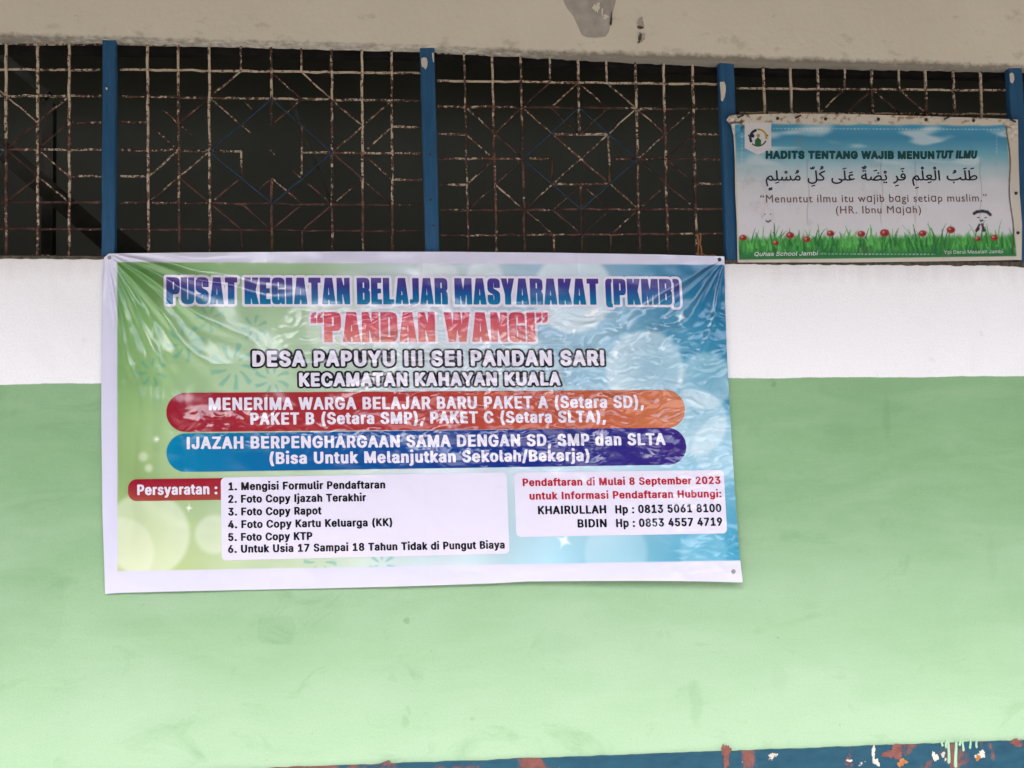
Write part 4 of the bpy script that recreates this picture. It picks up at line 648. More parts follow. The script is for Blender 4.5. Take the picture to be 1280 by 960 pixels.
ARABIC_LETTERS = {
    65217: (467, [[219, -8, 150, -7, 92, -4, 46, 0, 12, 4, 17, 50, 57, 46, 106, 43, 164, 41, 229, 41, 299, 46, 328, 52, 351, 60, 370, 71, 384, 84, 392, 99, 395, 117, 393, 130, 388, 143, 380, 154, 368, 164, 352, 171, 332, 173, 304, 169, 275, 158, 248, 142, 222, 121, 177, 76, 146, 36, 94, 37, 140, 100, 167, 132, 198, 160, 230, 185, 264, 205, 300, 217, 336, 222, 366, 218, 392, 208, 412, 193, 428, 172, 437, 148, 440, 122, 435, 88, 420, 57, 392, 31, 351, 10, 294, -3], [126, 59, 114, 423, 162, 423, 174, 100]]),
    65219: (401, [[0, -3, 6, 46, 130, 46, 219, 50, 253, 56, 281, 63, 302, 74, 317, 86, 326, 101, 329, 119, 322, 141, 314, 152, 302, 162, 286, 168, 266, 170, 238, 166, 210, 155, 182, 139, 156, 118, 111, 73, 80, 33, 28, 34, 74, 98, 102, 129, 132, 157, 164, 182, 199, 202, 234, 215, 270, 219, 300, 215, 326, 205, 346, 190, 362, 170, 371, 146, 375, 119, 370, 91, 354, 63, 327, 38, 285, 18, 228, 5, 155, -1, 62, -3], [56, 56, 44, 423, 92, 423, 104, 97]]),
    65247: (154, [[0, -3, 5, 46, 34, 47, 53, 52, 64, 61, 68, 75, 69, 122, 58, 423, 106, 423, 118, 127, 116, 71, 110, 49, 100, 30, 85, 16, 64, 5, 36, -1]]),
    65248: (178, [[0, -3, 5, 46, 34, 47, 53, 52, 64, 61, 68, 75, 69, 122, 59, 423, 108, 423, 118, 123, 121, 96, 128, 76, 138, 61, 151, 52, 167, 47, 184, 46, 195, 44, 202, 39, 206, 31, 207, 23, 205, 13, 199, 5, 190, -1, 178, -3, 155, -1, 137, 5, 122, 14, 111, 26, 104, 39, 99, 53, 111, 52, 104, 35, 92, 22, 77, 11, 56, 3, 31, -1]]),
    65168: (648, [[231, -12, 247, 36, 323, 41, 363, 47, 403, 57, 442, 70, 480, 88, 513, 111, 543, 139, 580, 117, 573, 96, 571, 81, 573, 73, 578, 64, 587, 57, 603, 51, 624, 47, 654, 46, 665, 44, 672, 39, 676, 31, 678, 23, 675, 13, 669, 5, 660, -1, 648, -3, 612, -1, 581, 5, 556, 15, 539, 31, 529, 51, 529, 76, 540, 72, 514, 52, 483, 35, 449, 21, 410, 9, 369, 0, 325, -7], [231, -12, 182, -11, 138, -6, 102, 3, 72, 15, 48, 32, 31, 52, 21, 78, 18, 108, 20, 138, 26, 170, 34, 201, 79, 190, 74, 169, 68, 144, 66, 122, 70, 94, 82, 72, 104, 56, 137, 45, 184, 38, 247, 36, 258, 7], [274, -125, 263, -123, 253, -116, 247, -107, 245, -96, 247, -85, 253, -75, 263, -69, 274, -66, 285, -69, 295, -75, 301, -85, 303, -96, 301, -107, 295, -116, 285, -123]]),
    65165: (141, [[55, 0, 43, 423, 91, 423, 103, 0]]),
    65228: (309, [[0, -3, 6, 46, 40, 47, 73, 52, 103, 60, 131, 71, 155, 83, 176, 98, 193, 113, 205, 129, 213, 145, 216, 161, 210, 177, 203, 184, 192, 190, 177, 194, 158, 196, 129, 192, 99, 182, 75, 168, 105, 143, 133, 116, 165, 83, 196, 66, 233, 54, 273, 48, 315, 46, 326, 44, 333, 39, 337, 31, 338, 23, 336, 13, 330, 5, 321, -1, 309, -3, 276, -1, 242, 3, 209, 11, 178, 22, 151, 37, 128, 55, 106, 81, 79, 107, 47, 132, 40, 143, 34, 159, 32, 171, 35, 181, 43, 193, 74, 217, 117, 236, 142, 242, 167, 244, 198, 241, 222, 234, 240, 222, 253, 208, 260, 192, 263, 174, 259, 148, 250, 122, 234, 97, 212, 74, 186, 53, 155, 34, 121, 19, 83, 7, 43, -1]]),
    65227: (298, [[0, -3, 6, 46, 64, 46, 94, 48, 107, 49, 82, 67, 68, 82, 57, 100, 49, 122, 46, 147, 50, 179, 62, 206, 81, 229, 105, 246, 135, 257, 168, 260, 197, 258, 227, 251, 217, 205, 192, 210, 168, 212, 148, 210, 130, 204, 116, 194, 104, 181, 97, 166, 95, 147, 96, 132, 101, 119, 119, 96, 142, 79, 168, 69, 191, 66, 204, 71, 217, 75, 236, 82, 264, 95, 280, 52, 199, 23, 156, 12, 110, 4, 58, -1]]),
    65249: (287, [[44, -233, 26, -156, 15, -88, 12, -36, 15, -3, 25, 24, 40, 45, 60, 61, 83, 73, 109, 79, 136, 83, 164, 83, 219, 75, 217, 114, 204, 147, 195, 160, 183, 170, 169, 176, 153, 178, 139, 177, 125, 172, 112, 164, 100, 152, 78, 119, 41, 139, 58, 168, 76, 190, 95, 207, 115, 218, 136, 224, 156, 226, 184, 223, 207, 214, 225, 199, 240, 180, 250, 159, 258, 137, 263, 92, 260, 62, 251, 36, 241, 17, 181, 31, 131, 33, 111, 30, 93, 24, 79, 14, 69, 0, 63, -17, 60, -39, 64, -91, 74, -155, 90, -221]]),
    65250: (333, [[46, -233, 24, -144, 11, -66, 6, -15, 9, 27, 20, 65, 36, 99, 57, 129, 80, 154, 106, 176, 131, 193, 156, 205, 179, 212, 198, 215, 212, 213, 224, 208, 235, 198, 246, 183, 269, 127, 290, 76, 300, 61, 312, 52, 325, 47, 339, 46, 350, 44, 357, 39, 361, 31, 363, 23, 361, 13, 354, 5, 345, -1, 333, -3, 312, -1, 294, 5, 279, 15, 266, 28, 279, 39, 271, 23, 261, 11, 237, -5, 209, -11, 173, -4, 137, 14, 103, 44, 76, 84, 82, 83, 68, 59, 60, 33, 55, -15, 58, -57, 67, -112, 80, -170, 92, -222], [213, 38, 231, 42, 237, 47, 240, 55, 241, 64, 238, 75, 225, 113, 214, 140, 202, 156, 190, 162, 173, 159, 153, 150, 130, 135, 109, 114, 110, 119, 124, 94, 141, 74, 160, 58, 179, 47, 197, 40]]),
    65235: (265, [[0, -3, 6, 46, 39, 46, 76, 47, 110, 49, 137, 55, 156, 64, 170, 74, 180, 88, 187, 105, 191, 127, 192, 155, 190, 179, 186, 201, 178, 220, 167, 235, 154, 245, 139, 248, 126, 246, 114, 238, 104, 226, 97, 212, 92, 196, 91, 180, 96, 158, 102, 150, 113, 144, 126, 141, 143, 139, 178, 143, 208, 152, 210, 111, 189, 100, 164, 94, 138, 92, 110, 95, 87, 102, 68, 114, 55, 129, 47, 147, 44, 168, 46, 190, 51, 213, 60, 235, 71, 255, 86, 272, 103, 285, 122, 294, 143, 297, 173, 292, 197, 276, 215, 252, 228, 222, 236, 188, 238, 151, 235, 110, 223, 75, 203, 46, 173, 23, 140, 10, 98, 2, 50, -2], [132, 358, 121, 360, 111, 367, 105, 376, 103, 387, 105, 398, 111, 408, 121, 414, 132, 417, 143, 414, 153, 408, 159, 398, 161, 387, 159, 376, 153, 367, 143, 360]]),
    65198: (234, [[2, -138, -15, -92, 25, -77, 57, -60, 83, -41, 103, -21, 117, 0, 127, 22, 132, 43, 134, 63, 131, 93, 121, 122, 93, 179, 136, 201, 156, 160, 172, 122, 183, 90, 192, 68, 204, 55, 220, 48, 241, 46, 251, 44, 259, 39, 263, 31, 264, 23, 262, 13, 256, 5, 247, -1, 235, -3, 211, -1, 192, 6, 178, 17, 168, 31, 156, 62, 175, 52, 171, 14, 158, -20, 138, -50, 113, -76, 85, -98, 56, -116, 28, -129]]),
    65197: (217, [[2, -136, -15, -91, 38, -70, 77, -46, 105, -19, 122, 9, 131, 37, 134, 63, 130, 95, 118, 130, 93, 179, 136, 201, 156, 163, 169, 128, 176, 96, 178, 68, 175, 32, 166, 0, 152, -29, 134, -54, 114, -75, 91, -94, 44, -121]]),
    65267: (177, [[0, -3, 6, 46, 60, 48, 77, 53, 88, 62, 95, 76, 97, 97, 92, 132, 79, 175, 63, 221, 111, 239, 125, 196, 137, 148, 142, 106, 140, 79, 134, 56, 123, 37, 108, 22, 89, 11, 64, 3, 35, -1], [110, -115, 98, -113, 89, -106, 82, -97, 80, -86, 82, -75, 89, -65, 98, -59, 110, -56, 121, -59, 130, -65, 137, -75, 139, -86, 137, -97, 130, -106, 121, -113], [28, -115, 17, -113, 7, -106, 1, -97, -1, -86, 1, -75, 7, -65, 17, -59, 28, -56, 39, -59, 49, -65, 55, -75, 57, -86, 55, -97, 49, -106, 39, -113]]),
    65216: (562, [[563, -3, 524, 0, 476, 12, 454, 22, 436, 35, 484, 59, 527, 48, 568, 46, 579, 44, 587, 39, 591, 31, 592, 23, 590, 13, 584, 5, 574, -1], [287, -11, 199, -7, 168, -2, 142, 5, 123, 13, 109, 24, 100, 37, 94, 53, 107, 57, 92, 33, 75, 16, 58, 6, 39, 0, 0, -3, 6, 46, 25, 47, 40, 52, 52, 59, 62, 71, 77, 107, 91, 163, 135, 152, 128, 126, 124, 104, 122, 90, 124, 76, 129, 66, 138, 57, 154, 49, 176, 44, 207, 41, 298, 38, 368, 43, 396, 49, 419, 57, 438, 68, 452, 81, 460, 96, 463, 114, 461, 127, 456, 140, 448, 151, 436, 161, 420, 168, 400, 170, 372, 166, 344, 155, 316, 139, 290, 118, 245, 73, 214, 33, 162, 34, 208, 98, 235, 129, 266, 157, 298, 182, 333, 202, 368, 215, 404, 219, 434, 215, 460, 205, 480, 190, 496, 170, 505, 146, 509, 119, 503, 85, 488, 54, 461, 28, 419, 7, 362, -6], [386, 280, 375, 282, 365, 288, 359, 298, 357, 309, 359, 320, 365, 330, 375, 336, 386, 338, 398, 336, 407, 330, 413, 320, 416, 309, 413, 298, 407, 288, 398, 282]]),
    65172: (288, [[288, -3, 258, -1, 231, 6, 209, 19, 192, 38, 181, 64, 176, 100, 167, 306, 215, 306, 224, 110, 227, 86, 234, 68, 244, 57, 258, 50, 294, 46, 305, 44, 312, 39, 316, 31, 318, 23, 316, 13, 309, 5, 300, -1], [199, 62, 165, 54, 133, 52, 102, 54, 75, 61, 51, 73, 33, 89, 22, 109, 18, 132, 21, 156, 31, 179, 46, 200, 66, 218, 90, 234, 117, 247, 147, 257, 180, 263, 188, 213, 160, 210, 135, 205, 114, 197, 97, 187, 83, 176, 73, 164, 67, 152, 65, 140, 67, 128, 74, 119, 98, 106, 131, 100, 165, 102, 194, 108], [186, 374, 175, 376, 165, 383, 159, 392, 156, 403, 159, 414, 165, 424, 175, 430, 186, 433, 197, 430, 207, 424, 213, 414, 215, 403, 213, 392, 207, 383, 197, 376], [105, 374, 93, 376, 84, 383, 77, 392, 75, 403, 77, 414, 84, 424, 93, 430, 105, 433, 116, 430, 125, 424, 132, 414, 134, 403, 132, 392, 125, 383, 116, 376]]),
    65264: (436, [[18, -1, 20, 30, 29, 65, 43, 104, 85, 88, 75, 56, 68, 28, 66, 4, 69, -19, 77, -39, 90, -55, 108, -68, 129, -77, 153, -84, 206, -90, 240, -88, 271, -84, 299, -76, 323, -67, 344, -55, 359, -42, 369, -27, 372, -12, 366, 2, 349, 15, 320, 26, 282, 38, 293, 87, 348, 67, 389, 55, 420, 48, 442, 46, 453, 44, 460, 39, 465, 31, 466, 23, 464, 13, 458, 5, 448, -1, 436, -3, 429, -3, 422, -3, 414, -3, 416, -12, 417, -20, 413, -42, 402, -63, 383, -83, 357, -100, 325, -116, 287, -127, 243, -135, 193, -138, 148, -134, 106, -122, 70, -104, 42, -77, 24, -43]]),
    65243: (244, [[0, -3, 6, 46, 62, 46, 117, 49, 147, 60, 160, 73, 164, 88, 161, 104, 153, 122, 137, 145, 111, 174, 78, 205, 47, 230, 25, 248, 17, 260, 18, 277, 22, 293, 29, 304, 60, 329, 103, 355, 160, 384, 230, 419, 250, 375, 171, 337, 117, 309, 79, 286, 45, 263, 54, 285, 120, 229, 168, 179, 186, 156, 198, 132, 206, 109, 208, 85, 203, 57, 196, 42, 183, 28, 164, 15, 137, 6, 101, -1, 54, -3]]),
    65246: (432, [[18, -1, 20, 30, 29, 65, 43, 104, 85, 88, 75, 56, 68, 28, 66, 4, 70, -24, 82, -47, 101, -66, 124, -79, 151, -86, 180, -89, 231, -84, 270, -68, 298, -45, 316, -15, 325, 21, 327, 59, 314, 423, 363, 423, 373, 123, 376, 96, 383, 76, 393, 61, 406, 52, 422, 47, 439, 46, 449, 44, 457, 39, 461, 31, 462, 23, 460, 13, 454, 5, 445, -1, 433, -3, 401, 2, 380, 15, 367, 33, 360, 55, 376, 38, 372, 7, 363, -25, 349, -54, 330, -81, 303, -104, 269, -122, 227, -134, 177, -138, 146, -135, 117, -128, 90, -117, 66, -101, 46, -82, 31, -58, 21, -31]]),
    65251: (311, [[0, -3, 6, 46, 21, 47, 34, 53, 45, 62, 56, 76, 79, 121, 96, 154, 113, 178, 130, 195, 147, 205, 164, 210, 180, 212, 200, 210, 218, 202, 234, 190, 248, 174, 259, 156, 268, 137, 274, 116, 276, 96, 273, 64, 263, 39, 249, 21, 231, 9, 212, 2, 191, 0, 144, 7, 112, 20, 72, 43, 95, 81, 122, 65, 147, 55, 186, 49, 202, 50, 213, 54, 222, 60, 228, 68, 233, 90, 231, 107, 225, 124, 215, 140, 204, 152, 191, 161, 177, 164, 156, 158, 146, 149, 135, 136, 111, 90, 84, 39, 71, 23, 58, 11, 45, 4, 31, 0]]),
    65204: (504, [[0, -3, 6, 46, 37, 48, 48, 53, 57, 62, 72, 97, 88, 163, 133, 151, 124, 115, 120, 77, 124, 60, 131, 54, 141, 49, 172, 46, 201, 49, 211, 54, 220, 63, 227, 78, 233, 99, 245, 167, 290, 159, 286, 133, 282, 102, 280, 77, 284, 61, 289, 55, 299, 50, 334, 46, 359, 49, 377, 58, 387, 74, 390, 96, 389, 125, 387, 159, 383, 202, 426, 205, 434, 126, 440, 98, 447, 77, 457, 62, 471, 53, 488, 47, 510, 46, 521, 44, 528, 39, 532, 31, 533, 23, 531, 13, 525, 5, 516, -1, 504, -3, 485, -2, 468, 3, 441, 18, 422, 41, 411, 68, 422, 64, 414, 40, 402, 23, 386, 11, 369, 3, 328, -3, 305, -1, 286, 4, 271, 12, 260, 23, 252, 39, 248, 57, 268, 57, 256, 35, 244, 19, 230, 8, 213, 1, 165, -3, 133, 2, 117, 9, 104, 20, 94, 38, 89, 62, 107, 66, 96, 39, 82, 21, 66, 9, 47, 2]]),
    1614: (0, [[24, 357, 24, 390, 156, 429, 156, 395]]),
    1615: (0, [[15, 345, 10, 373, 47, 378, 76, 386, 97, 396, 112, 409, 121, 422, 124, 436, 119, 453, 113, 459, 105, 461, 97, 459, 90, 454, 86, 447, 84, 439, 87, 428, 94, 418, 104, 410, 117, 404, 99, 385, 81, 393, 67, 405, 57, 421, 53, 439, 57, 459, 68, 475, 85, 487, 106, 491, 127, 487, 142, 475, 151, 457, 154, 437, 150, 413, 137, 391, 116, 373, 89, 359, 55, 350]]),
    1616: (0, [[24, -101, 24, -68, 156, -29, 156, -63]]),
    1617: (0, [[55, 350, 35, 354, 23, 366, 17, 382, 15, 400, 16, 413, 19, 430, 49, 439, 46, 420, 45, 405, 49, 388, 53, 384, 60, 383, 68, 385, 75, 392, 79, 406, 81, 429, 81, 447, 110, 458, 110, 421, 113, 407, 118, 402, 127, 401, 136, 402, 141, 407, 145, 424, 142, 444, 136, 465, 162, 473, 172, 447, 176, 421, 173, 402, 165, 386, 151, 374, 131, 370, 114, 372, 101, 380, 92, 390, 90, 403, 103, 398, 100, 379, 89, 364, 74, 354]]),
    1618: (0, [[69, 366, 47, 370, 31, 382, 22, 398, 18, 418, 20, 434, 25, 449, 33, 462, 44, 472, 58, 478, 72, 480, 86, 478, 98, 472, 108, 462, 116, 450, 120, 436, 122, 421, 118, 400, 107, 382, 90, 370], [69, 397, 78, 399, 86, 404, 92, 411, 94, 421, 92, 431, 86, 440, 78, 445, 69, 447, 59, 445, 52, 439, 47, 431, 46, 421, 47, 412, 52, 404, 60, 399]]),
    1612: (0, [[49, 351, 40, 378, 48, 395, 48, 410, 45, 415, 39, 416, 28, 413, 20, 407, 4, 428, 20, 442, 31, 447, 44, 448, 59, 446, 71, 438, 78, 426, 81, 412, 79, 398, 72, 384, 109, 391, 136, 405, 152, 422, 158, 442, 153, 459, 147, 465, 139, 467, 131, 465, 124, 460, 119, 453, 118, 445, 122, 431, 134, 418, 151, 410, 133, 391, 110, 403, 93, 421, 89, 432, 87, 445, 91, 465, 102, 481, 118, 493, 140, 497, 161, 493, 176, 480, 185, 463, 188, 443, 184, 419, 171, 397, 151, 380, 124, 366, 89, 356]]),
    1613: (0, [[24, -101, 24, -68, 156, -29, 156, -63], [24, -164, 24, -130, 156, -91, 156, -125]]),
}
def _glyphs(table):
    return {chr(code): (adv, [list(zip(o[0::2], o[1::2])) for o in outlines]) for code, (adv, outlines) in table.items()}
GL = {'G': _glyphs(PLAIN_LETTERS), 'B': _glyphs(HAND_LETTERS), 'A': _glyphs(ARABIC_LETTERS)}
for _c in 'ij':        # lift the dots so that they stay apart in the heavy weight
    _a, _o = GL['G'][_c]; GL['G'][_c] = (_a, [[(x, y + 48) for x, y in c] if min(q[1] for q in c) > 400 else c for c in _o])
GL['G']['I'] = (200, [[(66, 0), (134, 0), (134, 509), (66, 509)]])   # plain upright I, without slabs
def block_letters():
    """condensed poster capitals, drawn by hand: corners as x, y[, rounding] on a 100-high grid"""
    def rnd(pts):
        out = []
        n = len(pts)
        for i, p in enumerate(pts):
            if len(p) == 2: out.append((p[0]*10.0, p[1]*10.0)); continue
            a, b = np.array(pts[i - 1][:2], float), np.array(pts[(i + 1) % n][:2], float); c = np.array(p[:2], float)
            r1 = min(p[2], .49*np.linalg.norm(a - c)); r2 = min(p[2]*1.15, .49*np.linalg.norm(b - c))
            s0 = c + (a - c)/np.linalg.norm(a - c)*r1; s1 = c + (b - c)/np.linalg.norm(b - c)*r2
            for t in np.linspace(0, 1, 6): q = s0*(1 - t)**2 + c*2*t*(1 - t)*.9 + c*.2*t*(1 - t) + s1*t*t; out.append((q[0]*10, q[1]*10))
        return out
    def hole(x0, y0, x1, y1): return [(x0, y0), (x0, y1), (x1, y1), (x1, y0)]
    L = {}
    def g(ch, w, outer, *holes):
        ar = sum(a[0]*b[1] - b[0]*a[1] for a, b in zip(outer, outer[1:] + outer[:1]))
        if ar < 0: outer = outer[::-1]
        hs_ = []
        for h in holes:
            if sum(a[0]*b[1] - b[0]*a[1] for a, b in zip(h, h[1:] + h[:1])) > 0: h = h[::-1]
            hs_.append(rnd(h))
        L[ch] = ((w + 6.5)*10, [rnd(outer)] + hs_)
    g('I', 26, [(0, 0), (26, 0), (26, 100), (0, 100)])
    g('L', 45, [(0, 0), (45, 0), (45, 18), (26, 18), (26, 100), (0, 100)])
    g('T', 50, [(12, 0), (38, 0), (38, 82), (50, 82), (50, 100), (0, 100), (0, 82), (12, 82)])
    g('E', 44, [(0, 0), (44, 0), (44, 18), (26, 18), (26, 42), (41, 42), (41, 59), (26, 59), (26, 82), (43, 82), (43, 100), (0, 100)])
    g('P', 54, [(0, 0), (26, 0), (26, 37), (54, 37, 17), (54, 100, 17), (0, 100)], hole(25, 54, 32, 84))
    g('U', 54, [(0, 100), (0, 0, 19), (54, 0, 19), (54, 100), (30, 100), (30, 16, 3), (24, 16, 3), (24, 100)])
    g('S', 53, [(53, 64), (53, 100, 18), (0, 100, 18), (0, 50, 12), (28, 37, 4), (28, 15, 3), (24, 15, 3), (24, 36), (0, 36), (0, 0, 18), (53, 0, 18), (53, 47, 12), (25, 61, 4), (25, 85, 3), (29, 85, 3), (29, 64)])
    g('A', 56, [(0, 0), (13, 100), (43, 100), (56, 0), (32, 0), (30.8, 17), (25.2, 17), (24, 0)], [(25, 34), (31, 34), (28, 80)])
    g('K', 57, [(0, 0), (25, 0), (25, 40), (32, 0), (58, 0), (45, 52), (57, 100), (32, 100), (25, 64), (25, 100), (0, 100)])
    g('G', 53, [(53, 63), (53, 100, 18), (0, 100, 18), (0, 0, 18), (33, 0, 7), (38, 8), (41, 0), (53, 0), (53, 55), (27, 55), (27, 40), (30, 40), (30, 15, 2), (24, 15, 2), (24, 85, 2), (30, 85, 2), (30, 63)])
    g('N', 54, [(0, 0), (22, 0), (22, 54), (33, 0), (54, 0), (54, 100), (32, 100), (32, 55), (21, 100), (0, 100)])
    g('B', 54, [(0, 0), (54, 0, 16), (54, 52, 10), (43, 54), (53, 56, 10), (53, 100, 16), (0, 100)], hole(24, 16, 31, 44), hole(24, 61, 31, 84))
    g('J', 38, [(0, 0), (38, 0, 19), (38, 100), (12, 100), (12, 18), (0, 18)])
    g('R', 54, [(0, 0), (25, 0), (25, 46), (30, 44, 3), (30, 0), (54, 0), (54, 42, 9), (47, 51), (54, 58, 8), (54, 100, 17), (0, 100)], hole(24, 61, 31, 84))
    g('M', 73, [(0, 0), (22, 0), (22, 64), (30, 0), (43, 0), (51, 64), (51, 0), (73, 0), (73, 100), (44, 100), (36.5, 48), (29, 100), (0, 100)])
    g('Y', 56, [(15.5, 0), (40.5, 0), (40.5, 38), (56, 100), (32, 100), (28, 66), (24, 100), (0, 100), (15.5, 38)])
    g('D', 54, [(0, 0), (54, 0, 19), (54, 100, 19), (0, 100)], hole(24, 16, 31, 84))
    g('W', 84, [(14, 0), (36, 0), (42, 50), (48, 0), (70, 0), (84, 100), (61, 100), (57.5, 45), (53, 100), (31, 100), (26.5, 45), (23, 100), (0, 100)])
    g('(', 28, [(28, 100), (0, 100, 17), (0, -10, 17), (28, -10), (28, 3), (24, 3, 3), (24, 87, 3), (28, 87)])
    g(')', 28, [(0, 100), (28, 100, 17), (28, -10, 17), (0, -10), (0, 3), (4, 3, 3), (4, 87, 3), (0, 87)])
    q = [(0, 64), (17, 64), (17, 81), (9, 81), (10, 89), (17, 93), (17, 100), (5, 97), (0, 86)]
    g('\u201c', 17, q); L['\u201c'] = (420.0, L['\u201c'][1] + [[(x + 205, y) for x, y in L['\u201c'][1][0]]])
    w = [(17 - x, 164 - y) for x, y in q]
    g('\u201d', 17, w); L['\u201d'] = (420.0, L['\u201d'][1] + [[(x + 205, y) for x, y in L['\u201d'][1][0]]])
    L[' '] = (250.0, [])
    return L
GL['T'] = block_letters()
def layout(s, font, track=0.0, shear=0.0):
    pen = 0.0; out = []
    for ch in s:
        adv, cs = font[ch]
        if cs: out.append([[(x + pen + shear*y, y) for x, y in c] for c in cs])
        pen += adv + track*1000
    return out

ARW = [[('\uFEC3', '\u064e'), ('\uFEE0', '\u064e'), ('\uFE90', '\u064f')], [('\uFE8D', ''), ('\uFEDF', '\u0652'), ('\uFECC', '\u0650'), ('\uFEE0', '\u0652'), ('\uFEE2', '\u0650')],
       [('\uFED3', '\u064e'), ('\uFEAE', '\u0650')], [('\uFEF3', '\u0652'), ('\uFEC0', '\u064e'), ('\uFE94', '\u064c')], [('\uFECB', '\u064e'), ('\uFEE0', '\u064e'), ('\uFEF0', '')],
       [('\uFEDB', '\u064f'), ('\uFEDE', '\u0651\u0650')], [('\uFEE3', '\u064f'), ('\uFEB4', '\u0652'), ('\uFEE0', '\u0650'), ('\uFEE2', '\u064d')]]
def layout_arabic(font):
    out = []; pen = 0.0
    for w in ARW:
        for ch, marks in w:
            adv, cs = font[ch]; pen -= adv
            out.append([[(x + pen, y) for x, y in c] for c in cs])
            ys = [y for c in cs for _, y in c]; top, bot = max(ys), min(ys)
            for mk in marks:
                _, mc = font[mk]
                mx = [x for c in mc for x, _ in c]; my = [y for c in mc for _, y in c]
                below = mk in '\u0650\u064d'
                dx = pen + adv*.5 - (min(mx) + max(mx))/2
                if mk == '\u0651' : top_ = max(top, 260)
                dy = (min(bot, 0) - 45 - max(my)) if below else (max(top, 250) + 45 - min(my))
                out.append([[(x + dx, y + dy) for x, y in c] for c in mc])
        pen -= 210
    return out

def field(glyphs, gx, gy, ky):
    """signed distance (negative inside) of a list of glyphs on the grid; y distances weighted by ky"""
    nx, ny = len(gx), len(gy); D = np.full((ny, nx), 1e3); h = gx[1] - gx[0]
    for cs in glyphs:
        S = []
        for c in cs:
            a = np.array(c, float); b = np.roll(a, -1, 0); S.append(np.hstack([a, b]))
        S = np.vstack(S); pad = 9.0
        i0 = max(0, int((S[:, [0, 2]].min() - pad - gx[0])/h)); i1 = min(nx, int((S[:, [0, 2]].max() + pad - gx[0])/h) + 2)
        j0 = max(0, int((S[:, [1, 3]].min() - pad - gy[0])/h)); j1 = min(ny, int((S[:, [1, 3]].max() + pad - gy[0])/h) + 2)
        if i1 <= i0 or j1 <= j0: continue
        X, Y = np.meshgrid(gx[i0:i1], gy[j0:j1]); P = np.stack([X.ravel(), Y.ravel()], 1)
        best = np.full(len(P), 1e9); wind = np.zeros(len(P), int)
        for x0, y0, x1, y1 in S:
            dx, dy = x1 - x0, (y1 - y0)*ky; L2 = dx*dx + dy*dy
            if L2 < 1e-12: continue
            qx = P[:, 0] - x0; qy = (P[:, 1] - y0)*ky
            t = np.clip((qx*dx + qy*dy)/L2, 0, 1)
            best = np.minimum(best, (qx - t*dx)**2 + (qy - t*dy)**2)
            up = (y0 <= P[:, 1]) & (y1 > P[:, 1]); dn = (y1 <= P[:, 1]) & (y0 > P[:, 1])
            side = (x1 - x0)*(P[:, 1] - y0) - (P[:, 0] - x0)*(y1 - y0)
            wind += (up & (side > 0)).astype(int) - (dn & (side < 0)).astype(int)
        d = np.sqrt(best); d = np.where(wind != 0, -d, d).reshape(X.shape)
        D[j0:j1, i0:i1] = np.minimum(D[j0:j1, i0:i1], d)
    return D

def march(D, gx, gy, level=0.0):
    """polygons of the region D < level, one small face per grid cell"""
    S = D - level; ny, nx = S.shape; ins = S < 0
    V = []; n = 0
    def new(xs_, ys_):
        nonlocal n
        k = len(xs_); V.append(np.stack([xs_, ys_], 1)); r = np.arange(n, n + k); n += k; return r
    cid = np.full((ny, nx), -1); jj, ii = np.nonzero(ins); cid[jj, ii] = new(gx[ii], gy[jj])
    hid = np.full((ny, nx), -1); jj, ii = np.nonzero(ins[:, :-1] != ins[:, 1:])
    t = np.clip(S[jj, ii]/(S[jj, ii] - S[jj, ii + 1]), .02, .98); hid[jj, ii] = new(gx[ii] + t*(gx[ii + 1] - gx[ii]), gy[jj])
    vid = np.full((ny, nx), -1); jj, ii = np.nonzero(ins[:-1] != ins[1:])
    t = np.clip(S[jj, ii]/(S[jj, ii] - S[jj + 1, ii]), .02, .98); vid[jj, ii] = new(gx[ii], gy[jj] + t*(gy[jj + 1] - gy[jj]))
    code = ins[:-1, :-1]*1 + ins[:-1, 1:]*2 + ins[1:, 1:]*4 + ins[1:, :-1]*8
    F = []
    def pick(k, j, i): # 0..3 corners, 4..7 edges bottom,right,top,left
        return (cid[j, i], cid[j, i + 1], cid[j + 1, i + 1], cid[j + 1, i], hid[j, i], vid[j, i + 1], hid[j + 1, i], vid[j, i])[k]
    T = {1: [(0, 4, 7)], 2: [(1, 5, 4)], 3: [(0, 1, 5, 7)], 4: [(2, 6, 5)], 5: [(0, 4, 7), (2, 6, 5)], 6: [(4, 1, 2, 6)], 7: [(0, 1, 2, 6, 7)], 8: [(3, 7, 6)],
         9: [(0, 4, 6, 3)], 10: [(1, 5, 4), (3, 7, 6)], 11: [(0, 1, 5, 6, 3)], 12: [(3, 7, 5, 2)], 13: [(0, 4, 5, 2, 3)], 14: [(4, 1, 2, 3, 7)], 15: [(0, 1, 2, 3)]}
    for c, polys in T.items():
        j, i = np.nonzero(code == c)
        if len(j) == 0: continue
        for poly in polys: F += np.stack([pick(k, j, i) for k in poly], 1).tolist()
    return np.vstack(V) if V else np.zeros((0, 2)), F

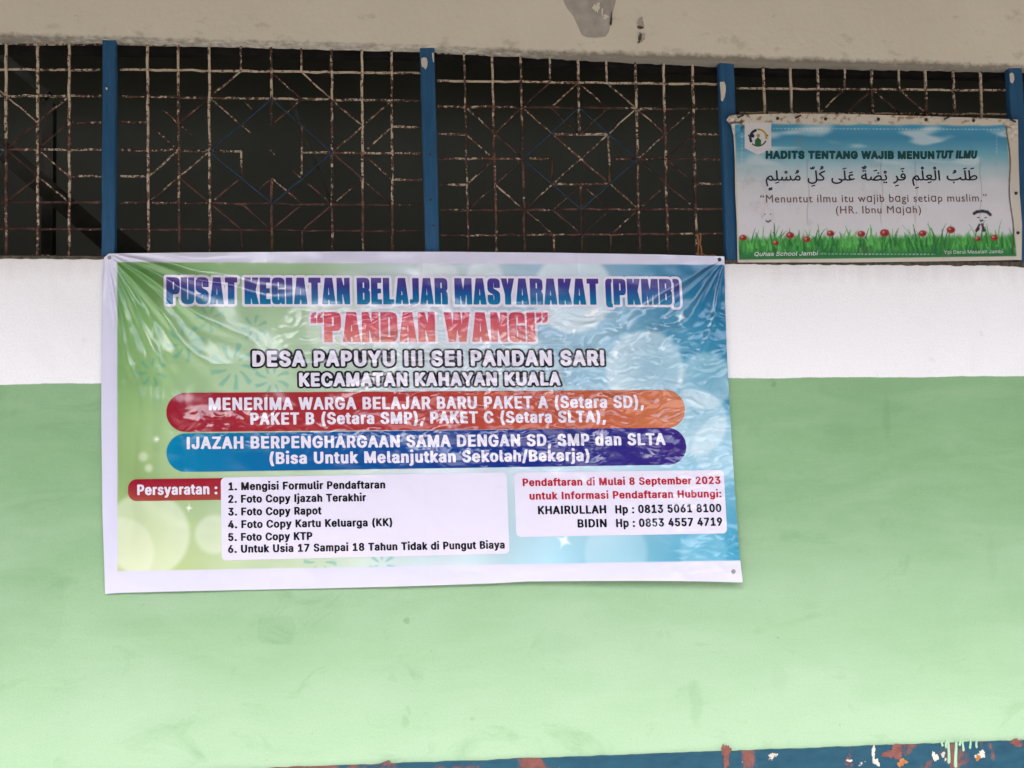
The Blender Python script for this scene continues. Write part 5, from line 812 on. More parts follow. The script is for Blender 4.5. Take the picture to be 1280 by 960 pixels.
class Sheet:
    """a printed vinyl sheet hung on the wall: knows its print rectangle (a quad in the photo) and its relief"""
    def __init__(s, quad, size, relief, dye):
        s.W, s.H = size; s.relief = relief; s.dye = dye
        src = [(0, 0), (s.W, 0), (s.W, s.H), (0, s.H)]; A = []; b = []
        for (x, y), (X, Y) in zip(src, quad):
            A += [[x, y, 1, 0, 0, 0, -X*x, -X*y], [0, 0, 0, x, y, 1, -Y*x, -Y*y]]; b += [X, Y]
        h = np.linalg.solve(np.array(A, float), np.array(b, float)); s.Hm = np.append(h, 1).reshape(3, 3); s.Hi = np.linalg.inv(s.Hm)
    def to_px(s, p):
        q = np.c_[p, np.ones(len(p))] @ s.Hm.T; return q[:, :2]/q[:, 2:]
    def to_d(s, p):
        p = np.atleast_2d(np.asarray(p, float)); q = np.c_[p, np.ones(len(p))] @ s.Hi.T; return q[:, :2]/q[:, 2:]
    def lift(s, px, layer=0.0):
        """3d points and normals for pixels on the sheet"""
        def P(x, y): return at(x, y, -s.relief(x, y) - layer)
        x, y = px[:, 0], px[:, 1]
        n = np.cross(P(x + .7, y) - P(x - .7, y), P(x, y - .7) - P(x, y + .7)); n /= np.linalg.norm(n, axis=1)[:, None]
        return P(x, y), n
    def put(s, name, d, F, layer, col, mat, parent):
        """design-space polygons -> mesh on the sheet"""
        if len(d) == 0: return None
        V, N = s.lift(s.to_px(d), layer)
        c = col(d) if callable(col) else np.tile(lin(col)*s.dye, (len(d), 1))
        F = [f[::-1] for f in F]
        # faces look towards -y
        a, b, q = V[F[0][0]], V[F[0][1]], V[F[0][2]]
        if np.cross(b - a, q - a)[1] > 0: F = [f[::-1] for f in F]
        return mesh_obj(name, V, F, mat, parent, normals=N, col=c)
    def text(s, string, l, r, cap, cols, parent, mat, font='G', bold=.5, ky=1.0, track=0.0, outs=(), layer=.0026, cell=.6, shear=0.0, name='lettering', box=None, oname='letter_outline'):
        """string set so that its ink runs from pixel l to pixel r (baseline ends), capitals cap pixels high"""
        gl = layout_arabic(GL['A']) if string is None else layout(string, GL[font], track, shear)
        allp = np.array([p for g in gl for c in g for p in c], float)
        d0 = s.to_d([l])[0]; d1 = s.to_d([r])[0]; base = (d0[1] + d1[1])/2
        m = ((l[0] + r[0])/2, (l[1] + r[1])/2); ch = s.to_d([m])[0][1] - s.to_d([(m[0], m[1] - cap)])[0][1]
        if box is None: lo, hi = 0.0, {'G': 509.0, 'B': 682.0, 'T': 1000.0}[font]
        else: lo, hi = allp[:, 1].min(), allp[:, 1].max()
        x0, x1 = allp[:, 0].min(), allp[:, 0].max()
        kx = (d1[0] - d0[0] - 2*bold)/(x1 - x0); kyy = (ch - 2*bold/ky)/(hi - lo)
        f = lambda p: (d0[0] + bold + (p[0] - x0)*kx, base - bold/ky - (p[1] - lo)*kyy)
        gl = [[[f(p) for p in c] for c in g] for g in gl]
        q = np.array([p for g in gl for c in g for p in c]); pad = bold + max([o[0] for o in outs], default=0) + 2
        gx = np.arange(q[:, 0].min() - pad, q[:, 0].max() + pad, cell); gy = np.arange(q[:, 1].min() - pad, q[:, 1].max() + pad, cell)
        D = field(gl, gx, gy, ky)
        for k, (ow, oc) in enumerate(outs):
            V, F = march(D, gx, gy, bold + ow); s.put(oname, V, F, layer - .0004*(k + 1), oc, mat, parent)
        V, F = march(D, gx, gy, bold)
        return s.put(name, V, F, layer, cols, mat, parent)
    def rounded(s, px4, rad, layer, col, mat, parent, name, cell=1.0, sq=False):
        """rounded panel through four photo corners"""
        d = s.to_d(px4); x0, x1 = (d[0, 0] + d[3, 0])/2, (d[1, 0] + d[2, 0])/2; y0, y1 = (d[0, 1] + d[1, 1])/2, (d[2, 1] + d[3, 1])/2
        sh = ((d[1, 1] + d[2, 1]) - (d[0, 1] + d[3, 1]))/2/(x1 - x0)
        gx = np.arange(x0 - 3, x1 + 3, cell); gy = np.arange(y0 - 4, y1 + 4, cell); X, Y = np.meshgrid(gx, gy)
        Yc = Y - sh*(X - (x0 + x1)/2)
        qx = np.abs(X - (x0 + x1)/2) - (x1 - x0)/2 + rad; qy = np.abs(Yc - (y0 + y1)/2) - (y1 - y0)/2 + rad
        D = np.hypot(np.maximum(qx, 0), np.maximum(qy, 0)) + np.minimum(np.maximum(qx, qy), 0) - rad
        V, F = march(D, gx, gy); return s.put(name, V, F, layer, col, mat, parent)

def coons(top, bottom, left, right, nu, nv):
    """pixel grid filling four photo edges"""
    def cur(pts, ax, n):
        p = np.array(pts, float); t = np.r_[0, np.cumsum(np.linalg.norm(np.diff(p, axis=0), axis=1))]; t /= t[-1]; q = np.linspace(0, 1, n)
        return np.stack([np.interp(q, t, p[:, 0]), np.interp(q, t, p[:, 1])], 1)
    T, B, L, R = cur(top, 0, nu), cur(bottom, 0, nu), cur(left, 1, nv), cur(right, 1, nv)
    u = np.linspace(0, 1, nu)[None, :, None]; v = np.linspace(0, 1, nv)[:, None, None]
    return ((1 - v)*T[None] + v*B[None] + (1 - u)*L[:, None] + u*R[:, None]
            - ((1 - u)*(1 - v)*T[0] + u*(1 - v)*T[-1] + (1 - u)*v*B[0] + u*v*B[-1]))

def sheet_mesh(name, grid, sh, col, mat, parent):
    nv, nu = grid.shape[:2]; px = grid.reshape(-1, 2); V, N = sh.lift(px)
    I = np.arange(nu*nv).reshape(nv, nu)
    F = np.stack([I[1:, :-1], I[1:, 1:], I[:-1, 1:], I[:-1, :-1]], -1).reshape(-1, 4).tolist()
    return mesh_obj(name, V, F, mat, parent, normals=N, col=col)

# ------------------------------------------------------------------ the big banner
def relief_big(x, y):
    x = np.asarray(x, float); y = np.asarray(y, float)
    u = (x - 137)/780; v = (y - 318)/410
    f = .010 + .004*vnoise(u*3, v*2, 11) + .034*sstep(.35, 1, u)*sstep(.45, 1.0, v)**1.3 + .004*sstep(.8, 1, v)*(1 + np.sin(u*17))*.5
    # folds drawn tight from the two tied upper corners
    dx, dy = x - 132, y - 314; r = np.hypot(dx, dy); th = np.arctan2(dy, dx)
    env = sstep(0, 60, r)*np.exp(-(r/230)**2)
    w = th + .05*vnoise(x/70, y/70, 4)
    f += .016*env*(np.exp(-((w - .58)/.055)**2) + .9*np.exp(-((w - .86)/.06)**2) + .7*np.exp(-((w - 1.13)/.04)**2) + .8*np.exp(-((w - 1.37)/.035)**2) + .5*np.exp(-((w - .27)/.05)**2))
    f += .0035*env*np.sin(w*26)
    dx, dy = 908 - x, y - 322; r = np.hypot(dx, dy); th = np.arctan2(dy, dx); w = th + .06*vnoise(x/60, y/60, 5)
    env = sstep(0, 40, r)*np.exp(-(r/150)**2)
    f += .0115*env*(np.exp(-((w - .62)/.07)**2) + .9*np.exp(-((w - 1.0)/.07)**2) + .7*np.exp(-((w - 1.33)/.05)**2))
    # gathers down the left edge
    f += .0030*np.exp(-((x - 175)/45)**2)*sstep(330, 420, y)*(1 - sstep(600, 720, y))*np.sin(x/4.2 + .6*vnoise(x/40, y/60, 8))
    # crumpled vinyl, worst over the second title line, the red strip and the right side
    m = sstep(330, 620, x + 40*vnoise(x/90, y/90, 21))*sstep(375, 420, y)*(1 - .93*sstep(545, 600, y)) + .75*sstep(770, 860, x)*sstep(380, 450, y)*(1 - .6*sstep(600, 640, y))
    m = m + .5*sstep(200, 260, x)*sstep(505, 525, y)*(1 - sstep(542, 560, y)) + .35*sstep(300, 420, x)*sstep(375, 395, y)*(1 - sstep(425, 445, y))
    m = np.clip(m, 0, 1)*(1 - .42*sstep(740, 800, x)*(1 - sstep(484, 490, y)*(1 - sstep(534, 540, y))))*np.clip(.85 + .75*vnoise(x/75, y/55, 27), .25, 1.5)
    wx = x + 6*vnoise(x/30, y/30, 31); wy = y + 6*vnoise(x/30, y/30, 32)
    rid = lambda s, a, sd: 1 - np.abs(vnoise(wx/(s*a), wy/s, sd))*2
    f += m*(.0088*rid(25, 1.9, 41) + .0036*rid(12, 1.7, 42) + .0008*rid(6, 1.3, 43))
    # scalloped rows pressed into the red strip
    f += .0011*sstep(260, 300, x)*(1 - sstep(740, 800, x))*np.exp(-((y - (534 - (x - 300)*.012))/9)**2)*np.abs(np.sin(x/9.5))
    # long slack creases running between the fixings, and the memory of having been folded in a packet
    for (xa, ya, xb, yb, h, w_) in ((140, 320, 640, 735, .004, 9), (905, 325, 560, 735, .0045, 11), (905, 325, 760, 735, .0035, 8), (300, 318, 420, 520, .003, 7), (500, 330, 905, 640, .003, 7), (640, 560, 925, 720, .0035, 8), (135, 600, 420, 735, .003, 9)):
        dx, dy = xb - xa, yb - ya; L = math.hypot(dx, dy); t = ((x - xa)*dx + (y - ya)*dy)/L/L; q = ((x - xa)*dy - (y - ya)*dx)/L + 10*vnoise(x/90, y/90, int(xa))
        f += h*np.exp(-(q/w_)**2)*sstep(-.02, .2, t)*(1 - sstep(.75, 1.02, t))*(.6 + .6*vnoise(x/50, y/50, int(xb)))
    for xc in (333, 528, 722): f += .0011*np.exp(-np.abs(x - xc - (y - 320)*.012)/5)
    for yc in (452, 588): f += .0010*np.exp(-np.abs(y - yc + (x - 520)*.012)/5)
    f += .0085*(1 - .5*sstep(740, 820, x))*vnoise(x/70 + .3*v, y/52, 61)*sstep(335, 400, y)*(1 - .75*sstep(560, 620, y))*sstep(140, 200, x)*(1 - .5*sstep(860, 915, x))
    f += .0006*vnoise(x/22, y/14, 51)
    return f

BQ = [(146.5, 327.5), (904.5, 331), (925.6, 700.5), (147, 714)]
big = Sheet(BQ, (778, 386), relief_big, .93)
def dye_big(d, px):
    x, y = px[:, 0], px[:, 1]; u = np.clip(d[:, 0]/778, 0, 1); v = np.clip(d[:, 1]/386, 0, 1)
    T = np.array([[(92, 146, 74), (156, 186, 146), (194, 206, 214), (152, 184, 210), (14, 100, 146)],
                  [(134, 174, 112), (174, 200, 168), (200, 212, 220), (150, 188, 210), (52, 132, 168)],
                  [(150, 180, 120), (180, 202, 174), (204, 216, 224), (188, 212, 226), (128, 182, 206)],
                  [(172, 190, 122), (188, 206, 172), (196, 212, 218), (150, 196, 214), (64, 148, 180)]], float)
    uu = u*4; vv = v*3; i = np.minimum(uu.astype(int), 3); j = np.minimum(vv.astype(int), 2); a = (uu - i)[:, None]; b = (vv - j)[:, None]
    a = a*a*(3 - 2*a); b = b*b*(3 - 2*b)
    c = (T[j, i]*(1 - a) + T[j, i + 1]*a)*(1 - b) + (T[j + 1, i]*(1 - a) + T[j + 1, i + 1]*a)*b
    n = vnoise(x/60, y/110, 61)[:, None]; c = c + n*14
    # pale rays in the green, teal leaves, soft white discs, sparkles
    leaf = np.zeros(len(x))
    for k, (cx, cy, R, n_) in enumerate([(292, 458, 32, 9), (232, 428, 26, 8), (340, 474, 24, 8), (262, 398, 20, 7), (318, 410, 18, 7), (190, 465, 20, 7), (478, 706, 18, 7), (400, 703, 22, 8)]):
        r = np.hypot(x - cx, y - cy); t = np.arctan2(y - cy, x - cx) + k
        p = np.abs(np.cos(t*n_/2 + .35*np.sin(r/6)))
        leaf = np.maximum(leaf, sstep(.80, .93, p)*sstep(R*.25, R*.4, r)*(1 - sstep(R*.85, R, r)))
    c = c*(1 - .34*leaf[:, None]) + np.array([60, 150, 150.])*.34*leaf[:, None]
    for cx, cy, R, al in [(606, 347, 24, .42), (716, 366, 51, .58), (806, 462, 50, .50), (882, 476, 36, .42), (868, 528, 42, .44), (905, 560, 40, .30), (545, 350, 30, .30), (660, 470, 44, .28), (184, 668, 54, .42),
                          (268, 668, 25, .36), (150, 690, 44, .25), (195, 549, 3.5, .7), (179, 571, 6, .5), (186, 585, 5, .6), (275, 323, 7, .4), (440, 400, 60, .25), (770, 690, 40, .2), (880, 690, 30, .18)]:
        r = np.hypot(x - cx, y - cy); k = .9*al*(1 - sstep(R - 5, R + 3, r))*(.75 + .25*sstep(0, R, r)); c = c*(1 - k[:, None]) + 255*k[:, None]
    for cx, cy, R, rot in [(851, 396, 19, .3), (236, 635, 11, .1), (705, 676, 22, .45), (196, 549, 8, 0.)]:
        X = (x - cx)*math.cos(rot) + (y - cy)*math.sin(rot); Y = -(x - cx)*math.sin(rot) + (y - cy)*math.cos(rot)
        q = np.sqrt(np.abs(X)/R) + np.sqrt(np.abs(Y)/R); k = .8*(1 - sstep(.45, .95, q)); c = c*(1 - k[:, None]) + 255*k[:, None]
    ins = sstep(-.8, .8, d[:, 0])*sstep(-.8, .8, d[:, 1])*(1 - sstep(385.2, 386.8, d[:, 1]))
    c = c*ins[:, None] + np.array([211, 209, 232.])*(1 - ins[:, None])
    return lin(np.clip(c, 0, 255))*.93

bn = empty('printed_banner', at(530, 735, -.02), 'large glossy white-edged enrolment banner printed green to blue, with red and blue text strips', 'banner')
grid = coons([(136, 317), (240, 315.5), (420, 314.5), (560, 314.7), (700, 316), (820, 318), (905.5, 320.5)],
             [(131.5, 742.5), (150, 741), (230, 739), (300, 737.5), (420, 735), (520, 732.5), (620, 729), (660, 726.8), (720, 726.3), (800, 726), (870, 726.6), (928.5, 728)],
             [(136, 317), (130, 322), (128, 345), (127, 420), (126.6, 520), (128, 640), (131.5, 742.5)],
             [(905.5, 320.5), (906.5, 380), (909, 450), (914, 540), (919, 620), (924, 690), (928.5, 728)], 620, 330)
gp = grid.reshape(-1, 2)
sheet_mesh('sheet', grid, big, dye_big(big.to_d(gp), gp), VINYL, bn)
def two(c0, c1, axis, a, b):
    def f(d):
        t = np.clip((d[:, axis] - a)/(b - a), 0, 1)[:, None]; return lin(np.array(c0)*(1 - t) + np.array(c1)*t)*.93
    return f
def dv(x, y): return big.to_d([(x, y)])[0]
WHT, BLK, RED = (222, 217, 234), (22, 20, 28), (176, 26, 50)
kw = dict(parent=bn, mat=VINYL)
v0, v1 = dv(530, 348)[1], dv(530, 380)[1]
def title_col(d):
    t = np.clip((d[:, 1] - v0)/(v1 - v0), 0, 1)
    return np.stack([np.interp(t, [0, .3, .6, 1], lin([c[k] for c in ((80, 56, 136), (52, 50, 134), (24, 84, 150), (18, 118, 160))])) for k in range(3)], 1)*.93
big.text('PUSAT KEGIATAN BELAJAR MASYARAKAT (PKMB)', (208, 379.3), (850.5, 381.8), 33, title_col, font='T', bold=.25, outs=[(3.3, WHT)], cell=.7, **kw)
v2, v3 = dv(530, 390)[1], dv(530, 427)[1]
big.text('“PANDAN WANGI”', (389, 427.3), (686, 427.3), 37, two((198, 62, 92), (210, 132, 120), 1, v2, v3), font='T', bold=.25, outs=[(3.3, WHT)], cell=.7, **kw)
big.text('DESA PAPUYU III SEI PANDAN SARI', (315.5, 458.7), (755.5, 456.6), 19.6, WHT, bold=1.5, ky=1.15, track=.085, outs=[(2.6, BLK)], cell=.6, **kw)
big.text('KECAMATAN KAHAYAN KUALA', (374, 483.6), (701, 481.6), 17.2, WHT, bold=1.35, ky=1.15, track=.08, outs=[(2.5, BLK)], cell=.6, **kw)
ua, ub = dv(208, 540)[0], dv(856, 540)[0]
def redband(d):
    t = np.clip((d[:, 0] - ua)/(ub - ua), 0, 1)
    return np.stack([np.interp(t, [0, .45, .8, 1], lin([c[k] for c in ((150, 26, 50), (168, 50, 52), (182, 86, 58), (196, 116, 78))])) for k in range(3)], 1)*.93
def blueband(d):
    t = np.clip((d[:, 0] - ua)/(ub - ua), 0, 1)
    return np.stack([np.interp(t, [0, .3, .65, 1], lin([c[k] for c in ((0, 124, 168), (8, 84, 150), (20, 44, 128), (54, 32, 120))])) for k in range(3)], 1)*.93
big.rounded([(208, 491), (855.5, 487.5), (856.5, 534.5), (208, 540.3)], 24, .0014, redband, VINYL, bn, 'text_band')
big.rounded([(208, 541.5), (857, 535), (858.5, 580), (208, 591)], 24, .0014, blueband, VINYL, bn, 'text_band')
tx = dict(bold=1.12, ky=1.8, track=.075, cell=.55)
big.text('MENERIMA WARGA BELAJAR BARU PAKET A (Setara SD),', (261, 513.4), (805, 509.2), 15.6, WHT, **tx, **kw)
big.text('PAKET B (Setara SMP), PAKET C (Setara SLTA),', (313, 531.2), (757.5, 527.8), 15, WHT, **tx, **kw)
big.text('IJAZAH BERPENGHARGAAN SAMA DENGAN SD, SMP dan SLTA', (233.5, 562.7), (832, 555), 15.2, WHT, **tx, **kw)
big.text('(Bisa Untuk Melanjutkan Sekolah/Bekerja)', (337, 581.3), (737, 575), 14.8, WHT, **tx, **kw)
big.rounded([(160, 599), (290, 597.5), (290, 624.5), (160, 626.8)], 11, .0013, two((150, 20, 46), (158, 72, 58), 1, dv(200, 600)[1], dv(200, 627)[1]), VINYL, bn, 'heading_tag')
big.text('Persyaratan :', (171.5, 619.2), (271.8, 617.6), 13.2, WHT, bold=.85, ky=1.7, track=.06, cell=.5, **kw)
big.rounded([(276.5, 597.3), (634.5, 590), (635.5, 692.5), (276.5, 700.3)], 6, .0016, (222, 217, 236), VINYL, bn, 'text_panel')
big.rounded([(643.5, 591), (904.5, 587), (909, 667), (644.5, 671)], 6, .0016, (222, 217, 236), VINYL, bn, 'text_panel')
sm = dict(bold=.72, ky=1.8, track=.06, cell=.42)
for s_, l, r in [('1. Mengisi Formulir Pendaftaran', (285.4, 613.5), (481.6, 610.0)), ('2. Foto Copy Ijazah Terakhir', (285.2, 629.3), (457.8, 626.0)), ('3. Foto Copy Rapot', (285.2, 645.0), (402, 642.7)),
                 ('4. Foto Copy Kartu Keluarga (KK)', (285, 660.8), (490.4, 657.3)), ('5. Foto Copy KTP', (285.2, 676.6), (390.5, 674.6)), ('6. Untuk Usia 17 Sampai 18 Tahun Tidak di Pungut Biaya', (285, 692.4), (631, 684.6))]:
    big.text(s_, l, r, 9.9, BLK, **sm, **kw)
big.text('Pendaftaran di Mulai 8 September 2023', (653.5, 608.0), (900.8, 604.8), 9.6, RED, **sm, **kw)
big.text('untuk Informasi Pendaftaran Hubungi:', (662, 624.6), (902, 621.8), 9.6, RED, **sm, **kw)
big.text('KHAIRULLAH', (672.6, 643.0), (758, 641.8), 10.4, BLK, **sm, **kw); big.text('Hp : 0813 5061 8100', (769.3, 641.6), (902, 640.4), 10.4, BLK, **sm, **kw)
big.text('BIDIN', (722.2, 659.5), (758.5, 659.0), 10.4, BLK, **sm, **kw); big.text('Hp : 0853 4557 4719', (770.3, 658.8), (903, 657.4), 10.4, BLK, **sm, **kw)
def disc(name, x, y, rp, sheet, mat, parent, lay=.0012, ring=False, h=.002):
    c, nrm = sheet.lift(np.array([[x, y]], float), lay); c = c[0]; R = rp/318.0; mb = MB(); n = 16
    a = np.linspace(0, 2*np.pi, n, endpoint=False)
    F_ = [c + np.array([R*.8*math.cos(t), -h, R*.8*math.sin(t)]) for t in a]; B_ = [c + np.array([R*math.cos(t), .001, R*math.sin(t)]) for t in a]
    mb.prism(F_[::-1], B_[::-1]); return mb.build(name, mat, parent)
disc('eyelet', 917, 714.5, 2.9, big, STEEL, bn); disc('eyelet', 899.5, 324.5, 2.6, big, NAIL, bn); disc('eyelet', 136.5, 322, 2.4, big, STEEL, bn)

# ------------------------------------------------------------------ the small old banner
def relief_small(x, y):
    x = np.asarray(x, float); y = np.asarray(y, float); u = (x - 918)/355; v = (y - 146)/178
    f = .012 + .0035*vnoise(u*4, v*2.5, 71) + .002*np.sin(u*31 + 2*v)*np.exp(-v*5) + .0016*vnoise(x/16, y/26, 72) + .003*sstep(.6, 1, v)*vnoise(u*7, 0*v, 73)
    f += .006*np.exp(-(((x - 917)/9)**2 + ((y - 152)/10)**2))*(1 + vnoise(x/5, y/5, 74)) + .0045*np.exp(-(((x - 1266)/10)**2 + ((y - 160)/14)**2))*vnoise(x/5, y/5, 75)
    f += .005*sstep(1258, 1261, x - 8*(y - 155)/168 - 1.5*np.sin(y/14))
    return f
SQ = [(918.5, 155), (1257.5, 157), (1270.5, 320), (924, 324.5)]
small = Sheet(SQ, (346, 167), relief_small, .74)
def dye_small(d, px):
    x, y = px[:, 0], px[:, 1]; u = d[:, 0]/346; v = d[:, 1]/167
    stops = [0, .10, .22, .33, .45, .7, 1]; cs = [(70, 148, 184), (66, 140, 176), (112, 170, 192), (172, 196, 206), (206, 208, 216), (212, 210, 218), (206, 206, 212)]
    c = np.stack([np.interp(v, stops, [q[k] for q in cs]) for k in range(3)], 1)
    cl = vnoise(u*5, v*9, 81) + .5*vnoise(u*11, v*20, 82); k = (sstep(.12, .75, cl)*(1 - sstep(.2, .45, v))*.75)[:, None]; c = c*(1 - k) + np.array([214, 222, 228.])*k
    g = np.random.default_rng(9)
    # grass: blades printed along the foot
    def over(mask, col): 
        nonlocal c
        m = mask[:, None]; c = c*(1 - m) + np.array(col, float)*m
    D0, D1 = d[:, 0], d[:, 1]
    over(sstep(137, 146, D1 + 4*vnoise(D0/6, D1*0, 83)), (58, 140, 62))
    for k in range(300):
        bx = g.uniform(0, 346); bh = g.uniform(10, 29)*(1.1 if g.random() < .25 else .8); by = g.uniform(150, 164); lean = g.normal(0, 5); w = g.uniform(1.0, 2.2)
        t = np.clip((by - D1)/bh, -1, 2); sel = (t >= 0) & (t <= 1)
        ww = w*(1 - t); cx = bx + lean*t*t; m = np.where(sel, 1 - sstep(ww*.7, ww + .5, np.abs(D0 - cx)), 0)
        over(m*.9, [(46, 122, 52), (74, 160, 70), (32, 100, 46), (96, 178, 88)][k % 4])
    over(sstep(152, 164, D1)*.6, (30, 96, 60))
    pxy = lambda a, b: (900 + a/3.368, 130 + b/3.368)
    for a, b, R in [(97, 563, 5), (295, 553, 5.4), (365, 570, 5), (465, 545, 5), (595, 547, 5.2), (693, 543, 6.2), (853, 545, 5.2), (972, 530, 5.6), (1155, 563, 5), (235, 585, 4), (1085, 568, 4)]:
        cx, cy = pxy(a, b); e = np.hypot((x - cx), (y - cy)*1.25) ; over(1 - sstep(R - 1, R + .4, e), (150, 46, 44)); over(.8*(1 - sstep(1.1, 2.0, np.hypot(x - cx + 1.5, y - cy + 1.2))), (214, 150, 130))
        over(.7*(1 - sstep(.8, 1.5, np.hypot(x - cx - 2, y - cy - .6))), (60, 22, 22))
    def seg(a, b, w, col, al=.9):
        (x0, y0), (x1, y1) = pxy(*a), pxy(*b); dx, dy = x1 - x0, y1 - y0; t = np.clip(((x - x0)*dx + (y - y0)*dy)/(dx*dx + dy*dy), 0, 1)
        over(al*(1 - sstep(w*.6, w + .5, np.hypot(x - x0 - t*dx, y - y0 - t*dy))), col)
    ink = (40, 36, 46)
    # faded children: two faint faces
    for a in [(188, 463), (211, 463)]: seg(a, (a[0] + 2, a[1] + 2), .55, (90, 84, 92), .8)
    seg((194, 492), (203, 497), .7, ink); seg((203, 497), (213, 490), .7, ink); seg((180, 470), (176, 478), .4, (150, 140, 140), .6)
    P = [(1070, 461), (1082, 454), (1105, 451), (1126, 455), (1138, 466)]
    for a, b in zip(P[:-1], P[1:]): seg(a, b, 2.0, (34, 30, 38))
    for a in [(1085, 478), (1116, 478)]: seg(a, (a[0] + 5, a[1]), .6, ink, .8)
    seg((1096, 490), (1100, 493), .8, ink); seg((1100, 493), (1106, 489), .8, ink)
    seg((1092, 508), (1080, 532), 1.3, (58, 24, 34)); seg((1088, 525), (1080, 533), 1.9, (58, 24, 34)); seg((1103, 506), (1112, 532), 1.3, (58, 24, 34)); seg((1108, 520), (1111, 533), 1.8, (58, 24, 34))
    # dashed white lines
    for (y0, xa, xb, al) in ((105, 222, 1175, .55), (632, 416, 905, .6)):
        cx, cy = pxy(0, y0); on = (np.mod(x, 4.6) < 2.9)*((x > pxy(xa, 0)[0]) & (x < pxy(xb, 0)[0])); over(al*on*(1 - sstep(.35, .9, np.abs(y - cy - (x - 1090)*.004))), (226, 232, 236))
    for xc, ya, yb in ((92, 115, 250), (1165, 130, 215)):
        cx, _ = pxy(xc, 0); on = (np.mod(y, 4.6) < 2.9)*((y > pxy(0, ya)[1]) & (y < pxy(0, yb)[1])); over(.4*on*(1 - sstep(.35, .9, np.abs(x - cx))), (226, 232, 236))
    ins = sstep(-.8, .8, D0)*sstep(-1.5, 1.5, D1 + 2*vnoise(D0/30, D1*0, 85))*(1 - sstep(345, 347, D0))*(1 - sstep(166.4, 168, D1))
    c = c*ins[:, None] + np.array([204, 196, 184.])*(1 - ins[:, None])
    # the rolled hem on the right leaves a dark crease, rust runs from the tacks
    he = np.abs(x - 8*(y - 155)/168 - 1.5*np.sin(y/14) - 1259); over(.75*(1 - sstep(.5, 1.3, he))*((y > 158) & (y < 318)), (60, 50, 46))
    ru = sstep(.15, .6, vnoise(x/7, y/6, 86) + .35*vnoise(x/2.5, y/2.5, 87)); edge = (1 - ins)
    over(.6*ru*edge*(1 - sstep(150, 158, y)), (120, 84, 56)); over(.55*ru*(1 - sstep(6, 22, np.hypot(x - 1268, y - 158))), (110, 70, 46)); over(.6*ru*(1 - sstep(9, 26, np.hypot(x - 918, y - 150))), (56, 36, 28))
    for cx, wd in ((1010, .6), (1102, .6), (1145, .5), (1226, .5)):
        over(.22*(1 - sstep(.3, wd + .6, np.abs(x - cx - 1.2*np.sin(y/9))))*sstep(195, 205, y)*(1 - sstep(270, 290, y)), (110, 90, 84))
    return lin(np.clip(c, 0, 255))*.86
sb = empty('small_banner', at(1098, 326, -.02), 'small dirty banner with printed sky, grass and red buds, nailed over the right-hand grille', 'banner')
grid = coons([(908, 150), (912, 144), (921, 143.5), (980, 142), (1060, 142.5), (1150, 145), (1230, 147.5), (1272.5, 149.5)],
             [(922, 328), (980, 328), (1060, 328), (1150, 327), (1240, 325.6), (1277, 324.8)],
             [(908, 150), (914, 157), (917, 170), (918.5, 200), (919, 240), (921, 280), (922, 328)],
             [(1272.5, 149.5), (1273, 190), (1274.5, 240), (1277.5, 280), (1277, 324.8)], 440, 232)
gp = grid.reshape(-1, 2)
sheet_mesh('sheet', grid, small, dye_small(small.to_d(gp), gp), OLDVINYL, sb)
ks = dict(parent=sb, mat=OLDVINYL, layer=.0010)
TEAL = (16, 74, 78)
small.text('HADITS TENTANG WAJIB MENUN', (957, 199.6), (1168.6, 198.2), 10.4, TEAL, bold=1.0, track=.06, cell=.42, shear=.05, **ks)
small.text('TUT ILMU', (1170.5, 198.2), (1222.5, 198.6), 10.4, TEAL, bold=1.0, track=.06, cell=.42, shear=.25, **ks)
small.text(None, (957.5, 239.5), (1223, 236.5), 31, (38, 38, 58), bold=.25, cell=.4, box=True, **ks)
small.text('“Menuntut ilmu itu wɑjib bɑgi setiɑp muslim.”', (950.5, 253.6), (1234, 251.6), 9.6, (126, 98, 94), font='B', bold=.12, track=.06, cell=.4, **ks)
small.text('(HR. Ibnu Mɑjɑh)', (1045, 267), (1151.5, 266.4), 9.4, (126, 98, 94), font='B', bold=.12, track=.06, cell=.4, **ks)
small.text('Quhas School Jambi', (943, 320.2), (1023, 319.2), 5.2, (220, 228, 224), font='G', bold=.12, cell=.3, shear=.22, **ks)
small.text('Ypi Darul Masalah Jambi', (1180, 317.6), (1254, 316.2), 4.4, (196, 212, 204), font='G', bold=.1, cell=.3, **ks)
# badge with its round emblem
def poly_field(pts, X, Y):
    return field([[pts]], X, Y, 1.0)
def shape(name, pts_px, col, layer, cell=.5):
    d = small.to_d(pts_px); gx = np.arange(d[:, 0].min() - 2, d[:, 0].max() + 2, cell); gy = np.arange(d[:, 1].min() - 2, d[:, 1].max() + 2, cell)
    V, F = march(poly_field([tuple(q) for q in d], gx, gy), gx, gy); return small.put(name, V, F, layer, col, OLDVINYL, sb)
def crop8(a, b): return (900 + a/3.368, 130 + b/3.368)
shape('badge', [crop8(*q) for q in ((104, 78), (216, 78), (216, 186), (160, 214), (104, 186))], (224, 222, 228), .0005)
def arc(cx, cy, r0, r1, a0, a1, n=16):
    t = np.radians(np.linspace(a0, a1, n)); return [crop8(cx + r0*math.cos(q), cy - r0*math.sin(q)) for q in t] + [crop8(cx + r1*math.cos(q), cy - r1*math.sin(q)) for q in t[::-1]]
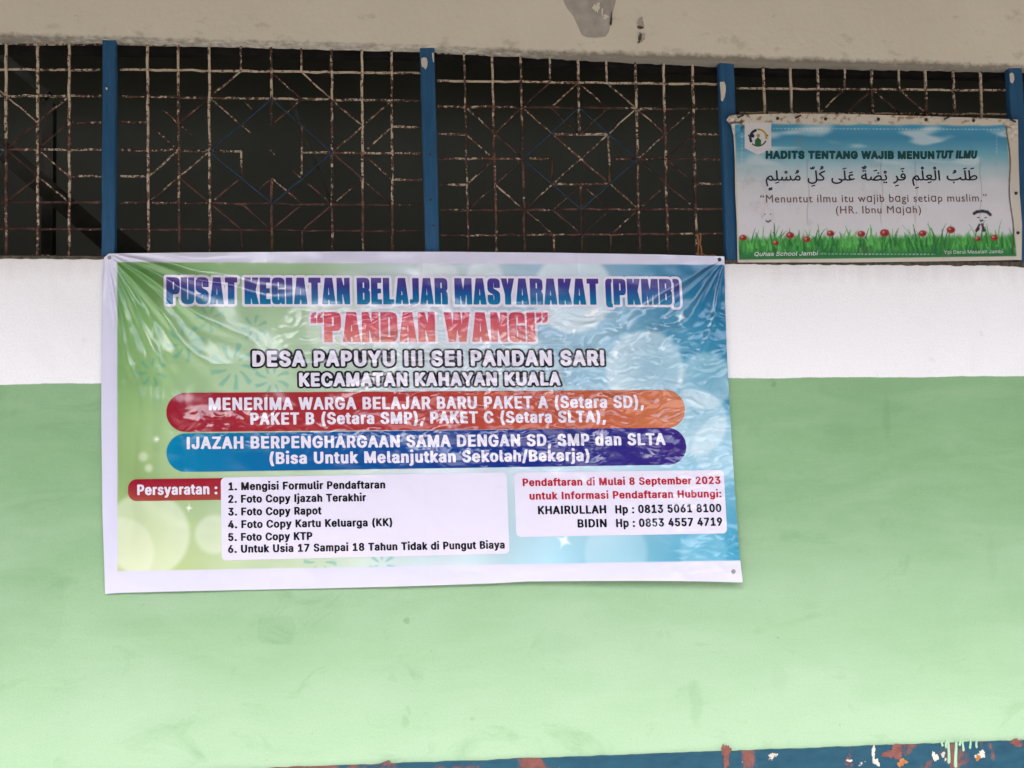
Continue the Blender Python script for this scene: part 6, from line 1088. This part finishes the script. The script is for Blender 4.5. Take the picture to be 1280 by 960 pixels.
for pts, col in [(arc(160, 142, 38, 27, 100, 215), (34, 44, 66)), (arc(160, 142, 39, 31, -10, 95), (186, 160, 62)), (arc(160, 142, 38, 32, 225, 340), (70, 96, 84)),
                 ([crop8(*q) for q in ((147, 152), (160, 140), (173, 152), (173, 176), (147, 176))], (44, 108, 64)), (arc(161, 133, 7.5, .3, 0, 350), (186, 152, 64)), (arc(138, 134, 8, .3, 0, 350), (34, 48, 70)),
                 ([crop8(*q) for q in ((118, 128), (126, 134), (118, 138))], (40, 44, 60)), ([crop8(*q) for q in ((202, 126), (194, 133), (203, 138))], (150, 120, 60))]:
    shape('emblem', pts, col, .0010, .35)
def nail(x, y, tilt=None):
    if tilt is None: disc('nail', x, y, 2.3, small, NAIL, sb, .001, h=.004)
    else:
        c, _ = small.lift(np.array([[x, y]], float), .003); c = c[0]; L = .013
        V, F = bar_mesh(c + np.array([-L, -.004, -L*tilt]), c + np.array([L, .002, L*tilt]), .006, .006, 1, 0, 1); mesh_obj('bent_nail', V, F, NAIL, sb)
for q in [(972, 148), (1032, 148.7), (1098, 149), (1157.5, 149.6), (1217, 150.6), (1270, 241.5), (1272.5, 291)]: nail(*q)
for q in [(926, 145.5), (997.5, 146), (1183.5, 147.6)]: nail(q[0], q[1], .5)
nail(1266, 151, -.3)

# ------------------------------------------------------------------ twine knotted round the grille by the third post
tw = empty('twine', at(880, 324, .02), 'frayed orange twine tied round the grille bars left of the small grass banner', 'twine')
for k, pts in enumerate([[(872, 293), (873.5, 303), (872.5, 314), (874, 320)], [(876, 294), (875, 305), (877, 313), (876, 320)], [(873, 318), (884, 319), (893, 323), (906, 325)], [(877, 316), (889, 323), (899, 321), (908, 327)], [(880, 320), (892, 318.5), (900, 324)]]):
    P = at([p[0] for p in pts], [p[1] for p in pts], .022 + .004*k); mb = MB()
    for a, b in zip(P[:-1], P[1:]):
        V, F = bar_mesh(a, b, .0042, .004, k, .0006, 3); mb.add(V, F)
    mb.build('strand', STRAW, tw)
